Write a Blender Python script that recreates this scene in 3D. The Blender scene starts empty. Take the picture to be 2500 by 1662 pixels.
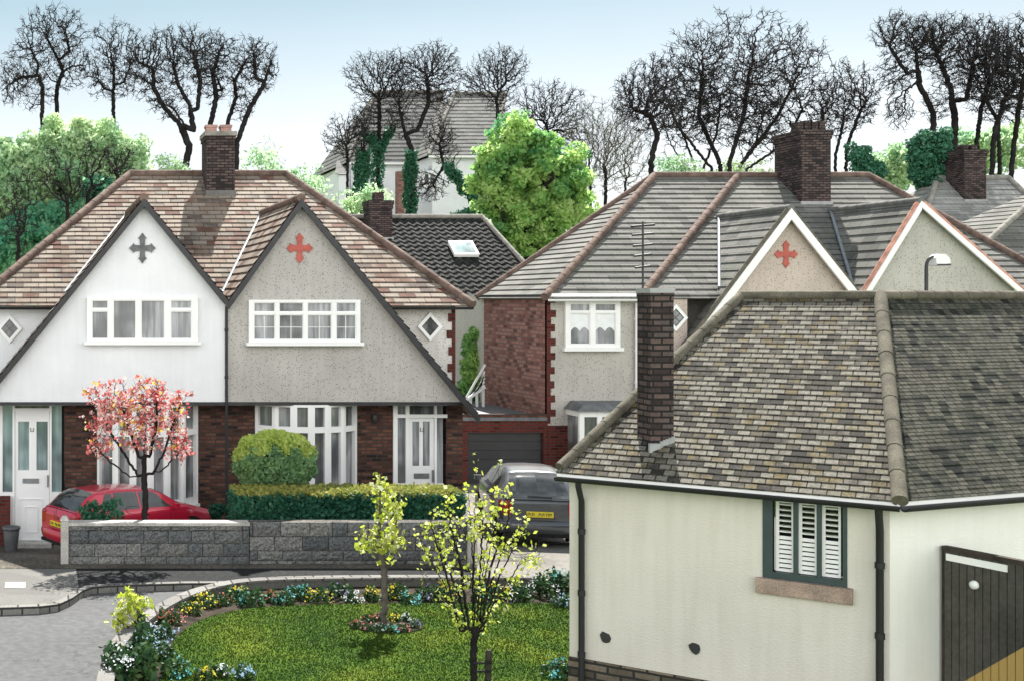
import bpy, bmesh, math, random
import numpy as np
from mathutils import Vector, Matrix
random.seed(7)
V = Vector
C = bpy.context.scene.collection
# ------------------------------------------------------------------ camera model: level, shifted lens
F, CX, HY, H = 2800.0, 90.0, 690.0, 4.5
def W(px, py, D): return V(((px-CX)*D/F, D, H-(py-HY)*D/F))
def wx(px, D): return (px-CX)*D/F
def wz(py, D): return H-(py-HY)*D/F
def gp(px, py, z=0.0):                       # where the sight line meets a level of height z
    D = (H-z)*F/(py-HY); return V((wx(px, D), D, z))
# ------------------------------------------------------------------ materials
M = {}
def newmat(name):
    m = bpy.data.materials.new(name); m.use_nodes = True
    nt = m.node_tree; b = nt.nodes['Principled BSDF']; M[name] = m
    return m, nt, b
def N(nt, t, **k):
    n = nt.nodes.new(t)
    for a, v in k.items():
        if a.startswith('i_'): n.inputs[a[2:].replace('_', ' ')].default_value = v
        else: setattr(n, a, v)
    return n
def c4(c): return (c[0], c[1], c[2], 1)
def coord(nt, kind='UV'):
    t = N(nt, 'ShaderNodeTexCoord'); return t.outputs[kind]
def mixrgb(nt, f, a, b, mode='MIX'):
    n = N(nt, 'ShaderNodeMix', data_type='RGBA', blend_type=mode)
    for s, v in ((0, f), (6, a), (7, b)):
        if isinstance(v, bpy.types.NodeSocket): nt.links.new(v, n.inputs[s])
        elif s == 0: n.inputs[0].default_value = v
        else: n.inputs[s].default_value = c4(v)
    return n.outputs[2]
def noise(nt, vec, scale, detail=3, rough=.55):
    n = N(nt, 'ShaderNodeTexNoise'); n.inputs['Scale'].default_value = scale
    n.inputs['Detail'].default_value = detail; n.inputs['Roughness'].default_value = rough
    nt.links.new(vec, n.inputs['Vector']); return n.outputs['Fac']
def ramp(nt, fac, stops, interp='LINEAR'):
    r = N(nt, 'ShaderNodeValToRGB'); r.color_ramp.interpolation = interp
    e = r.color_ramp.elements
    while len(e) < len(stops): e.new(.5)
    for i, (p, c) in enumerate(stops):
        e[i].position = p; e[i].color = c4(c) if not isinstance(c, (int, float)) else (c, c, c, 1)
    nt.links.new(fac, r.inputs[0]); return r.outputs[0]
def bump(nt, b, h, strength=.4, dist=.02):
    n = N(nt, 'ShaderNodeBump'); n.inputs['Strength'].default_value = strength; n.inputs['Distance'].default_value = dist
    nt.links.new(h, n.inputs['Height']); nt.links.new(n.outputs[0], b.inputs['Normal']); return n
def math_(nt, op, a, b_=None):
    n = N(nt, 'ShaderNodeMath', operation=op)
    for i, v in enumerate((a, b_)):
        if v is None: continue
        if isinstance(v, bpy.types.NodeSocket): nt.links.new(v, n.inputs[i])
        else: n.inputs[i].default_value = v
    return n.outputs[0]
GAIN = {'rust_tile': .4, 'grey_tile': .54, 'pale_tile': .6, 'hill_tile': .36, 'slate_tile': .36, 'stone_tile': .29, 'moss_tile': .3, 'chimney_brick': 1.0, 'kerb_stone': .4, 'concrete': .33, 'tarmac': .33,
        'drive_pale': .4, 'shadow_tarmac': .15, 'dark_brick': .72, 'pink_brick': .9, 'red_brick': .5, 'grey_shutter': .6, 'car_grey': .6, 'stone_block': .8, 'pane_sky': .4, 'lawn': .43, 'grass_blade': .42, 'ridge_tile': .62, 'stone_ridge': .36, 'grey_ridge': .6, 'pale_ridge': .6, 'coping': .75, 'white_lead': .45, 'lead': .45,
        'leaf_lime': .95, 'leaf_soft': 1.05, 'leaf_deep': 1.35, 'leaf_ivy': .85, 'leaf_hedge': .8, 'leaf_hedge_top': .8, 'leaf_topiary': .95, 'leaf_topiary_top': .9, 'leaf_young': .85, 'fl_green': .7, 'blossom': .85, 'teal_paint': .5, 'bark': .6, 'twig': .6}
def gain(name, c): g = GAIN.get(name, 1); return tuple(min(.9, v*g) for v in c)
def plain(name, col, rough=.7, var=.12, scale=3, fine=.0, metal=0, bs=.15, spec=.5):
    m, nt, b = newmat(name); uv = coord(nt, 'Object'); col = gain(name, col)
    d = tuple(max(0, c*(1-var*1.6)) for c in col); l = tuple(min(1, c*(1+var)) for c in col)
    o = ramp(nt, noise(nt, uv, scale, 5), [(.3, d), (.7, l)])
    if fine: o = mixrgb(nt, fine, o, ramp(nt, noise(nt, uv, scale*20, 2), [(.35, .0), (.65, 1.)]), 'OVERLAY')
    nt.links.new(o, b.inputs['Base Color']); b.inputs['Roughness'].default_value = rough
    b.inputs['Metallic'].default_value = metal; b.inputs['Specular IOR Level'].default_value = spec if rough < .8 else .12
    if bs: bump(nt, b, noise(nt, uv, scale*12, 4), bs, .01)
    return m
def roughcast(name, col, speck=.5, var=.06, dot=(.12, .11, .1), sc=14):
    """rendered wall, with dark pebbles showing where speck > 0, and rain streaks"""
    m, nt, b = newmat(name); uv = coord(nt)
    o = ramp(nt, noise(nt, uv, .9, 5), [(.3, tuple(c*(1-var*2) for c in col)), (.7, tuple(min(1, c*(1+var)) for c in col))])
    mp = N(nt, 'ShaderNodeMapping'); mp.inputs['Scale'].default_value = (5, .35, 1); nt.links.new(uv, mp.inputs[0])
    o = mixrgb(nt, .25, o, ramp(nt, noise(nt, mp.outputs[0], 2, 4), [(.35, .42), (.6, .6)]), 'OVERLAY')
    v = N(nt, 'ShaderNodeTexVoronoi'); v.inputs['Scale'].default_value = sc; nt.links.new(uv, v.inputs['Vector'])
    if speck:
        k = ramp(nt, v.outputs['Distance'], [(.19, 1.), (.3, 0.)])
        sep = N(nt, 'ShaderNodeSeparateColor'); nt.links.new(v.outputs['Color'], sep.inputs[0])
        k = math_(nt, 'MULTIPLY', k, ramp(nt, sep.outputs[0], [(1-speck, 0.), (1-speck+.05, 1.)]))
        o = mixrgb(nt, k, o, dot)
    nt.links.new(o, b.inputs['Base Color']); b.inputs['Roughness'].default_value = .92
    b.inputs['Specular IOR Level'].default_value = .2
    bump(nt, b, noise(nt, uv, 45, 3), .5, .015)
    return m
def bricks(name, stops, mortar, w=.225, h=.075, ms=.012, rough=.85, cluster=.5, cs=1.6, bs=.6, stain=None, smooth=.1, off=.5, mot=.25, bd=.012):
    m, nt, b = newmat(name); uv = coord(nt); stops = [(p, gain(name, c)) for p, c in stops]; mortar = gain(name, mortar); stain = gain(name, stain) if stain else None
    wob = N(nt, 'ShaderNodeVectorMath', operation='MULTIPLY_ADD')
    nz = N(nt, 'ShaderNodeTexNoise'); nz.inputs['Scale'].default_value = 3; nt.links.new(uv, nz.inputs['Vector'])
    nt.links.new(nz.outputs['Color'], wob.inputs[0]); wob.inputs[1].default_value = (.02, .012, 0); nt.links.new(uv, wob.inputs[2])
    t = N(nt, 'ShaderNodeTexBrick'); t.offset = off
    nt.links.new(wob.outputs[0] if bs != -1 else uv, t.inputs['Vector'])
    t.inputs['Color1'].default_value = (0, 0, 0, 1); t.inputs['Color2'].default_value = (1, 1, 1, 1); t.inputs['Mortar'].default_value = (.5, .5, .5, 1)
    t.inputs['Scale'].default_value = 1; t.inputs['Brick Width'].default_value = w; t.inputs['Row Height'].default_value = h
    t.inputs['Mortar Size'].default_value = ms; t.inputs['Mortar Smooth'].default_value = smooth
    val = math_(nt, 'ADD', t.outputs['Color'], math_(nt, 'MULTIPLY', math_(nt, 'SUBTRACT', noise(nt, uv, cs, 2), .5), cluster*2.2))
    o = ramp(nt, val, stops, 'LINEAR')
    o = mixrgb(nt, mot, o, ramp(nt, noise(nt, uv, 30, 4), [(.3, .1), (.7, .9)]), 'OVERLAY')
    if stain: o = mixrgb(nt, ramp(nt, noise(nt, uv, .8, 6, .65), [(.52, 0.), (.68, .75)]), o, stain)
    o = mixrgb(nt, t.outputs['Fac'], o, mortar)
    nt.links.new(o, b.inputs['Base Color']); b.inputs['Roughness'].default_value = rough; b.inputs['Specular IOR Level'].default_value = .12
    hh = math_(nt, 'ADD', math_(nt, 'MULTIPLY', t.outputs['Fac'], -1.), math_(nt, 'MULTIPLY', noise(nt, uv, 40, 3), .5))
    bump(nt, b, hh, abs(bs), bd)
    return m
def blockmat(name, cols):
    cols = [gain(name, c) for c in cols]; m, nt, b = newmat(name); g = N(nt, 'ShaderNodeNewGeometry'); o_ = coord(nt, 'Object')
    o = ramp(nt, g.outputs['Random Per Island'], [(i/(len(cols)-1), c) for i, c in enumerate(cols)])
    o = mixrgb(nt, .8, o, ramp(nt, noise(nt, o_, 26, 4, .7), [(.36, .12), (.5, .5), (.66, .82)]), 'OVERLAY')
    o = mixrgb(nt, ramp(nt, noise(nt, o_, 60, 2, .6), [(.33, .75), (.42, 0.)]), o, (.03, .03, .03))
    nt.links.new(o, b.inputs['Base Color']); b.inputs['Roughness'].default_value = .95; bump(nt, b, noise(nt, o_, 40, 4), .8, .02)
def leafmat(name, cols, trans=.3, sc=.6, wn=.5):
    m, nt, b = newmat(name); g = N(nt, 'ShaderNodeNewGeometry'); cols = [gain(name, c) for c in cols]
    v = math_(nt, 'ADD', math_(nt, 'MULTIPLY', g.outputs['Random Per Island'], 1-wn), math_(nt, 'MULTIPLY', ramp(nt, noise(nt, coord(nt, 'Object'), sc, 3), [(.33, 0.), (.67, 1.)]), wn))
    o = ramp(nt, v, [(i/(len(cols)-1), c) for i, c in enumerate(cols)])
    nt.links.new(o, b.inputs['Base Color']); b.inputs['Roughness'].default_value = .6; b.inputs['Specular IOR Level'].default_value = .25
    tr = N(nt, 'ShaderNodeBsdfTranslucent'); nt.links.new(o, tr.inputs['Color'])
    mx = N(nt, 'ShaderNodeMixShader'); mx.inputs[0].default_value = trans
    nt.links.new(b.outputs[0], mx.inputs[1]); nt.links.new(tr.outputs[0], mx.inputs[2])
    nt.links.new(mx.outputs[0], nt.nodes['Material Output'].inputs[0]); return m
def glassmat(name, col, col2=None, rough=.08, sc=1.3):
    m, nt, b = newmat(name); uv = coord(nt)
    mp = N(nt, 'ShaderNodeMapping'); mp.inputs['Scale'].default_value = (7, .5, 1); nt.links.new(uv, mp.inputs[0])
    o = ramp(nt, noise(nt, mp.outputs[0], sc, 3), [(.4, col), (.62, col2 or tuple(c*1.8 for c in col))])
    o = mixrgb(nt, ramp(nt, noise(nt, uv, .9, 2), [(.42, 0.), (.58, .8)]), o, tuple(c*.35 for c in col))
    nt.links.new(o, b.inputs['Base Color']); b.inputs['Roughness'].default_value = rough; b.inputs['Specular IOR Level'].default_value = .7
    bump(nt, b, noise(nt, uv, 2.2, 2), .05, .02); return m

roughcast('white_render', (.74, .75, .77), 0, .04)
roughcast('grey_render', (.43, .41, .385), .8, sc=25, dot=(.16, .15, .14))
roughcast('pale_render', (.62, .6, .57), .8, sc=25, dot=(.2, .19, .18))
roughcast('pink_render', (.50, .42, .37), .75, sc=22, dot=(.16, .14, .13))
roughcast('stone_render', (.44, .42, .385), .75, sc=22, dot=(.16, .15, .14))
roughcast('cream_render', (.59, .555, .5), 0, .035)
roughcast('chalk_render', (.74, .73, .69), 0, .04)
BR = [(.0, (.035, .022, .02)), (.3, (.085, .04, .03)), (.6, (.15, .065, .045)), (.85, (.2, .095, .065)), (1., (.1, .05, .045))]
bricks('dark_brick', BR, (.07, .06, .055), ms=.013, cs=2.2)
bricks('pink_brick', [(0, (.13, .06, .055)), (.35, (.27, .12, .1)), (.7, (.36, .19, .155)), (1, (.3, .17, .15))], (.16, .12, .11), w=.28, h=.1, ms=.014)
bricks('red_brick', [(0, (.13, .02, .015)), (.4, (.27, .05, .035)), (1, (.2, .045, .04))], (.13, .1, .09), ms=.012)
bricks('chimney_brick', [(0, (.028, .022, .023)), (.4, (.065, .047, .045)), (.75, (.11, .077, .07)), (1, (.08, .064, .062))], (.02, .018, .018), w=.2, h=.07, ms=.012)
bricks('plinth_brick', [(0, (.05, .045, .035)), (.5, (.12, .1, .075)), (1, (.2, .16, .12))], (.03, .03, .028), w=.28, h=.09, ms=.014)
bricks('rust_tile', [(0, (.24, .12, .09)), (.1, (.33, .19, .145)), (.2, (.47, .36, .28)), (.5, (.6, .51, .42)), (.78, (.52, .45, .38)), (.9, (.33, .29, .25)), (1, (.22, .17, .15))], (.1, .075, .065), stain=(.3, .26, .2), w=.34, h=.2, ms=.008, cs=1.1, cluster=.62, smooth=.3, bd=.006, mot=.4)
bricks('grey_tile', [(0, (.165, .165, .155)), (.5, (.25, .25, .23)), (1, (.31, .305, .28))], (.07, .07, .065), w=.5, h=.26, ms=.006, cs=.6, cluster=.8, bd=.004, mot=.4, stain=(.2, .215, .17))
bricks('pale_tile', [(0, (.3, .3, .29)), (.5, (.4, .4, .38)), (1, (.48, .48, .45))], (.09, .09, .085), w=.4, h=.22, ms=.006, cs=.6, bd=.004)
bricks('hill_tile', [(0, (.3, .3, .29)), (.5, (.4, .4, .38)), (1, (.48, .48, .45))], (.09, .09, .085), w=.4, h=.22, ms=.006, cs=.6, bd=.004)
bricks('slate_tile', [(0, (.035, .038, .037)), (.5, (.065, .07, .066)), (1, (.11, .115, .105))], (.012, .012, .012), w=.26, h=.24, ms=.012, cs=.8, bd=.03, off=.0)
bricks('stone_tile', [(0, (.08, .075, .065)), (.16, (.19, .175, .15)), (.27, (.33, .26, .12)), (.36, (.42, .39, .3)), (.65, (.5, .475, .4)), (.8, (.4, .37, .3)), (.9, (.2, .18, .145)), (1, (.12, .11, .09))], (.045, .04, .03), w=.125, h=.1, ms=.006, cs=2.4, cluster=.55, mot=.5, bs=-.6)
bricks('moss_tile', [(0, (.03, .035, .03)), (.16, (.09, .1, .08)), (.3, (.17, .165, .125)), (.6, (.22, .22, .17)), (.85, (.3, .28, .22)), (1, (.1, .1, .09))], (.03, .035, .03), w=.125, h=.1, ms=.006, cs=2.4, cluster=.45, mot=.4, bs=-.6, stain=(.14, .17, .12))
bricks('stone_wall', [(0, (.08, .085, .09)), (.35, (.15, .158, .16)), (.7, (.24, .24, .235)), (1, (.36, .35, .33))], (.13, .12, .105), w=.58, h=.2, ms=.022, cs=5, bs=.9, smooth=1., mot=.75, bd=.05)
bricks('kerb_stone', [(0, (.34, .33, .31)), (1, (.46, .45, .42))], (.1, .095, .09), w=.3, h=.6, ms=.014)
blockmat('stone_block', [(.085, .095, .1), (.16, .165, .165), (.24, .235, .22), (.12, .13, .135), (.19, .185, .175)])
plain('ridge_tile', (.24, .17, .14), .85, .3, 4, .3)
plain('clay_tile', (.5, .26, .2), .85, .25, 4, .2)
plain('grey_ridge', (.24, .24, .225), .85, .2, 4, .2)
plain('stone_ridge', (.34, .31, .24), .9, .25, 4, .3)
plain('pale_ridge', (.4, .38, .34), .9, .2, 4, .3)
plain('white_paint', (.8, .8, .79), .45, .04, 2, 0, bs=.03)
plain('white_plastic', (.8, .8, .8), .35, .03, 2, 0, bs=0)
plain('black_paint', (.022, .022, .025), .5, .3, 5)
plain('black_plastic', (.012, .012, .014), .6, .2, 5, bs=0)
plain('lead', (.42, .48, .53), .5, .15, 6)
plain('white_lead', (.66, .67, .66), .6, .15, 6)
plain('teal_paint', (.045, .085, .09), .5, .2, 5)
plain('red_paint', (.42, .09, .07), .7, .15, 6)
plain('charcoal_paint', (.13, .135, .14), .7, .25, 6)
plain('sill_stone', (.35, .26, .215), .85, .2, 4, .25)
plain('coping', (.56, .54, .5), .9, .2, 3, .3)
plain('concrete', (.42, .41, .385), .9, .08, 1.5, .12)
plain('tarmac', (.27, .275, .28), .93, .1, .45, .12)
plain('shadow_tarmac', (.12, .13, .135), .93, .25, .6, .4)  # extra dark: the shadow band below the wall is put into this colour
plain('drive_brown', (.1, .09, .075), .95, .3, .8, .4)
plain('drive_pale', (.42, .4, .36), .95, .1, 1, .15)
plain('soil', (.035, .028, .02), .98, .4, 4, .4, bs=.8)
plain('dark_wood', (.055, .05, .043), .7, .35, 1.2, .2)
plain('ochre_wood', (.38, .24, .065), .7, .2, 2, .2)
plain('stake_wood', (.05, .042, .035), .85, .3, 6, .2)
plain('grey_shutter', (.035, .038, .04), .45, .2, 3)
plain('rubber', (.02, .02, .02), .8, .2, 6)
plain('alloy', (.4, .41, .42), .35, .1, 6, metal=.8, bs=0)
plain('lamp_red', (.3, .012, .012), .2, .1, 6, bs=0)
plain('plate_yellow', (.62, .5, .03), .4, .05, 6, bs=0)
plain('steel', (.25, .26, .27), .4, .15, 6, metal=.7, bs=0)
plain('pot_grey', (.1, .105, .11), .6, .2, 6)
plain('pot_clay', (.36, .22, .19), .8, .2, 6)
plain('bark', (.032, .029, .029), .95, .35, 3, .3, bs=.5)
plain('twig', (.04, .036, .036), .95, .2, 3, 0, bs=0)
plain('young_bark', (.11, .095, .085), .9, .3, 8, .3)
plain('soft_twig', (.13, .125, .1), .95, .25, 3, 0, bs=0)
plain('net_curtain', (.75, .77, .78), .9, .05, 8)
plain('lamp_white', (.75, .75, .74), .3, .05, 4, bs=0)
glassmat('pane', (.16, .17, .18), (.36, .37, .38))
glassmat('pane_dark', (.07, .075, .08), (.2, .205, .21))
glassmat('pane_teal', (.2, .29, .29), (.34, .43, .43))
glassmat('pane_black', (.012, .014, .015), (.03, .032, .035))
glassmat('pane_sky', (.35, .47, .47), (.55, .64, .64))
glassmat('pane_car', (.045, .05, .052), (.06, .065, .065), .05)
for nm, col in (('car_red', (.5, .012, .045)), ('car_grey', (.115, .125, .14))):
    m = plain(nm, col, .32, .05, 2, 0, bs=0); b = m.node_tree.nodes['Principled BSDF']
    b.inputs['Coat Weight'].default_value = .8; b.inputs['Coat Roughness'].default_value = .06; b.inputs['Metallic'].default_value = .25
leafmat('leaf_lime', [(.07, .27, .13), (.22, .45, .15), (.42, .62, .19), (.62, .76, .34)], .6, .75, .75)
leafmat('leaf_soft', [(.14, .36, .24), (.32, .52, .32), (.5, .64, .38), (.62, .72, .45)], .6, .3, .7)
leafmat('leaf_deep', [(.03, .17, .12), (.08, .28, .18), (.2, .4, .24), (.34, .5, .3)], .6, .35, .6)
leafmat('leaf_ivy', [(.02, .09, .05), (.05, .18, .1), (.11, .28, .17)], .25, 1.5)
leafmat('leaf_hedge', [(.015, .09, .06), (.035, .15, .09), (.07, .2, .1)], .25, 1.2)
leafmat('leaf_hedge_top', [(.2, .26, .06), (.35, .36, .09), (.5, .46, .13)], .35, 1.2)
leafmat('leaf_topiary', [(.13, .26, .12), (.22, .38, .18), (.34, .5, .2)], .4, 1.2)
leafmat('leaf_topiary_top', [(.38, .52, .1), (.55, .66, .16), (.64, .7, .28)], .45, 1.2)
leafmat('leaf_young', [(.3, .42, .04), (.52, .62, .07), (.66, .7, .14), (.8, .82, .7)], .5, 2, .15)
leafmat('blossom', [(.42, .04, .05), (.62, .12, .12), (.72, .26, .24), (.85, .62, .6), (.8, .74, .75)], .35, 2.5, .25)
leafmat('blossom_gold', [(.5, .1, .06), (.7, .4, .05), (.8, .62, .1), (.85, .75, .6)], .35, 2.5, .2)
leafmat('fl_green', [(.015, .05, .025), (.04, .11, .035), (.12, .19, .05)], .2, 3)
for k, c in (('teal', (.12, .42, .43)), ('white', (.75, .78, .8)), ('yellow', (.72, .58, .05)), ('pink', (.58, .25, .25)), ('violet', (.25, .22, .38)), ('rust', (.36, .13, .07)), ('blue', (.3, .45, .6))):
    leafmat('fl_'+k, [tuple(v*.6 for v in c), c, tuple(min(.85, v*1.3+.05) for v in c)], .2, 5)
def lawn_mat():
    m, nt, b = newmat('lawn'); uv = coord(nt, 'Object')
    o = ramp(nt, noise(nt, uv, .9, 5), [(.3, (.024, .062, .004)), (.5, (.046, .092, .006)), (.68, (.095, .135, .01))])
    o = mixrgb(nt, .35, o, ramp(nt, noise(nt, uv, 45, 3), [(.3, .1), (.7, .9)]), 'OVERLAY')
    nt.links.new(o, b.inputs['Base Color']); b.inputs['Roughness'].default_value = .95; b.inputs['Specular IOR Level'].default_value = .1; bump(nt, b, noise(nt, uv, 60, 3), .8, .02)
lawn_mat()
leafmat('grass_blade', [(.026, .078, .005), (.05, .115, .007), (.11, .16, .012)], .25, .9, .75)
leafmat('meadow_blade', [(.06, .13, .03), (.13, .22, .06), (.25, .32, .12)], .3, .9, .7)

def cracked(name, amt=.55, sc=1.1):
    nt = M[name].node_tree; b = nt.nodes['Principled BSDF']; src = b.inputs['Base Color'].links[0].from_socket; o = coord(nt, 'Object')
    k = math_(nt, 'ABSOLUTE', math_(nt, 'SUBTRACT', noise(nt, o, sc, 6, .62), .5)); gate = ramp(nt, noise(nt, o, .5, 2), [(.5, 0.), (.6, 1.)])
    line = math_(nt, 'MULTIPLY', ramp(nt, k, [(.003, 1.), (.009, 0.)]), gate)
    base = mixrgb(nt, math_(nt, 'MULTIPLY', line, amt), src, (.03, .03, .03))
    patch = ramp(nt, noise(nt, o, .33, 3, .5), [(.56, 0.), (.575, .22)])
    nt.links.new(mixrgb(nt, patch, base, (.05, .05, .052)), b.inputs['Base Color'])
for k_, a_ in (('tarmac', .6), ('shadow_tarmac', .5), ('concrete', .5), ('drive_pale', .4)): cracked(k_, a_)
# ------------------------------------------------------------------ mesh builder
ORG = {}
def uvbasis(n):
    if abs(n.z) > .999: return V((1, 0, 0)), V((0, 1, 0))
    t = V((0, 0, 1)).cross(n).normalized(); return t, n.cross(t).normalized()
class MB:
    def __init__(s): s.v = []; s.f = []; s.uv = []; s.sm = []; s.mi = []; s.cur = 0
    def face(s, pts, smooth=False, basis=None):
        i = len(s.v); s.v += [tuple(p) for p in pts]; s.f.append(tuple(range(i, i+len(pts)))); s.sm.append(smooth); s.uv.append(basis); s.mi.append(s.cur)
        return s
    def box(s, x0, x1, y0, y1, z0, z1):
        a = [V((x, y, z)) for z in (z0, z1) for y in (y0, y1) for x in (x0, x1)]
        return s.hexa(a)
    def hexa(s, a):                        # a[z][y][x]
        fl = (a[1]-a[0]).cross(a[2]-a[0]).dot(a[4]-a[0]) < 0
        for q in ((0, 2, 3, 1), (4, 5, 7, 6), (0, 1, 5, 4), (2, 6, 7, 3), (0, 4, 6, 2), (1, 3, 7, 5)):
            s.face([a[i] for i in (q[::-1] if fl else q)])
        return s
    def obox(s, c, u, v, w, hu, hv, hw):
        a = [c+u*(hu*i)+v*(hv*j)+w*(hw*k) for k in (-1, 1) for j in (-1, 1) for i in (-1, 1)]
        return s.hexa(a)
    def bar(s, p0, p1, w, h, up=V((0, 0, 1))):
        d = (p1-p0); L = d.length; d.normalize(); r = d.cross(up)
        if r.length < 1e-4: r = d.cross(V((0, 1, 0)))
        r.normalize(); u = r.cross(d); return s.obox((p0+p1)/2, d, r, u, L/2, w/2, h/2)
    def prism(s, pts, y0, y1):             # pts (x,z), anticlockwise seen from -y
        n = len(pts); A = [V((x, y0, z)) for x, z in pts]; B = [V((x, y1, z)) for x, z in pts]
        s.face(A); s.face(B[::-1])
        for i in range(n): j = (i+1) % n; s.face([A[j], A[i], B[i], B[j]])
        return s
    def slab(s, pts, z0, z1):              # pts (x,y) plan
        n = len(pts); A = [V((p[0], p[1], z0)) for p in pts]; B = [V((p[0], p[1], z1)) for p in pts]
        s.face(A[::-1]); s.face(B)
        for i in range(n): j = (i+1) % n; s.face([A[i], A[j], B[j], B[i]])
        return s
    def tube(s, pts, r, k=8, smooth=True, caps=True):
        R = [r]*len(pts) if isinstance(r, (int, float)) else r
        rings = []; ref = None
        for i, p in enumerate(pts):
            d = (pts[min(i+1, len(pts)-1)]-pts[max(i-1, 0)])
            if d.length < 1e-9: d = V((0, 0, 1))
            d.normalize()
            if ref is None: ref = V((0, 1, 0)) if abs(d.y) < .9 else V((1, 0, 0))
            u = (ref-d*ref.dot(d)).normalized(); ref = u; w = d.cross(u)
            rings.append([p+(u*math.cos(2*math.pi*a/k)+w*math.sin(2*math.pi*a/k))*R[i] for a in range(k)])
        for a, b in zip(rings, rings[1:]):
            for i in range(k): j = (i+1) % k; s.face([a[i], a[j], b[j], b[i]], smooth)
        if caps:
            e0, e1 = (pts[0]-pts[1]).normalized()*2e-4, (pts[-1]-pts[-2]).normalized()*2e-4
            s.face([p+e0 for p in rings[0][::-1]]); s.face([p+e1 for p in rings[-1]])
        return s
    def courses(s, poly, course, lift=.025, vorg=0):
        """roof slope: one lapped strip per course, cut to the outline"""
        n = (poly[1]-poly[0]).cross(poly[2]-poly[1]).normalized()
        if n.z < 0: n = -n; poly = poly[::-1]
        t, b = uvbasis(n)
        P = [(p.dot(t), p.dot(b)) for p in poly]; o = n*(poly[0].dot(n))
        def clip(P, v, keep):
            out = []
            for i in range(len(P)):
                a, c = P[i], P[(i+1) % len(P)]
                ia, ic = keep*(a[1]-v) >= -1e-7, keep*(c[1]-v) >= -1e-7
                if ia: out.append(a)
                if ia != ic:
                    f = (v-a[1])/(c[1]-a[1]); out.append((a[0]+(c[0]-a[0])*f, v))
            return out
        v0, v1 = min(p[1] for p in P), max(p[1] for p in P)
        k = math.floor((v0-vorg)/course)
        while vorg+k*course < v1:
            a, c = vorg+k*course, vorg+(k+1)*course; k += 1
            q = clip(clip(P, a, 1), c, -1)
            if len(q) < 3: continue
            f = lambda p: o+t*p[0]+b*p[1]+n*(lift*(1-(p[1]-a)/course))
            s.face([f(p) for p in q])
            low = [p for p in q if abs(p[1]-max(a, v0)) < 1e-5]
            if len(low) >= 2:
                x0 = min(p[0] for p in low); x1 = max(p[0] for p in low); y = low[0][1]
                if x1-x0 > 1e-4:
                    A, B = f((x0, y)), f((x1, y)); s.face([A, A-n*lift*1.1, B-n*lift*1.1, B])
        return s
    def build(s, name, mat, parent=None, kind=None, label=None, cat=None, group=None, at=None):
        org = V((0, 0, 0))
        if parent is not None: org = ORG[parent.name]
        elif at is not None: org = V(at)
        me = bpy.data.meshes.new(name)
        me.from_pydata([(p[0]-org.x, p[1]-org.y, p[2]-org.z) for p in s.v], [], s.f)
        uvl = me.uv_layers.new(name='UVMap'); me.update()
        buf = np.zeros(len(me.loops)*2)
        for p in me.polygons:
            t, b = uvbasis(p.normal)
            for li in p.loop_indices:
                co = V(s.v[me.loops[li].vertex_index]); buf[2*li] = co.dot(t); buf[2*li+1] = co.dot(b)
        uvl.data.foreach_set('uv', buf)
        me.polygons.foreach_set('use_smooth', s.sm)
        for mm in (mat if isinstance(mat, (list, tuple)) else [mat]): me.materials.append(M[mm] if isinstance(mm, str) else mm)
        me.polygons.foreach_set('material_index', s.mi)
        if any(s.sm):
            bm = bmesh.new(); bm.from_mesh(me); bmesh.ops.remove_doubles(bm, verts=bm.verts, dist=1e-5); bm.to_mesh(me); bm.free()
        o = bpy.data.objects.new(name, me); C.objects.link(o)
        if parent is not None: o.parent = parent
        else: o.location = org
        ORG[o.name] = org
        tag(o, label, cat, group, kind)
        return o
def tag(o, label=None, cat=None, group=None, kind=None):
    if label: o['label'] = label
    if cat: o['category'] = cat
    if group: o['group'] = group
    if kind: o['kind'] = kind
    return o
def thing(name, loc, label, cat, group=None):
    o = bpy.data.objects.new(name, None); C.objects.link(o); o.location = loc; o.empty_display_size = .2
    ORG[o.name] = V(loc); return tag(o, label, cat, group)
def fastmesh(name, verts, faces, mat, parent=None, at=None, smooth=False, **kw):
    org = ORG[parent.name] if parent is not None else V(at or (0, 0, 0))
    me = bpy.data.meshes.new(name); me.from_pydata((np.asarray(verts)-np.array(org)).tolist(), [], faces if isinstance(faces, list) else faces.tolist())
    me.materials.append(M[mat])
    if smooth: me.polygons.foreach_set('use_smooth', [True]*len(me.polygons))
    o = bpy.data.objects.new(name, me); C.objects.link(o)
    if parent is not None: o.parent = parent
    else: o.location = org
    ORG[o.name] = org; return tag(o, kw.get('label'), kw.get('cat'), kw.get('group'), kw.get('kind'))

def ridge(mb, p0, p1, r=.1, seg=.38):
    L = (p1-p0).length; n = max(1, round(L/seg)); d = (p1-p0)/n
    for i in range(n):
        a, b = p0+d*(i-.03), p0+d*(i+1.03); mb.tube([a, b], [r*1.05, r*.97], 12, True, True)
    return mb
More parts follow.
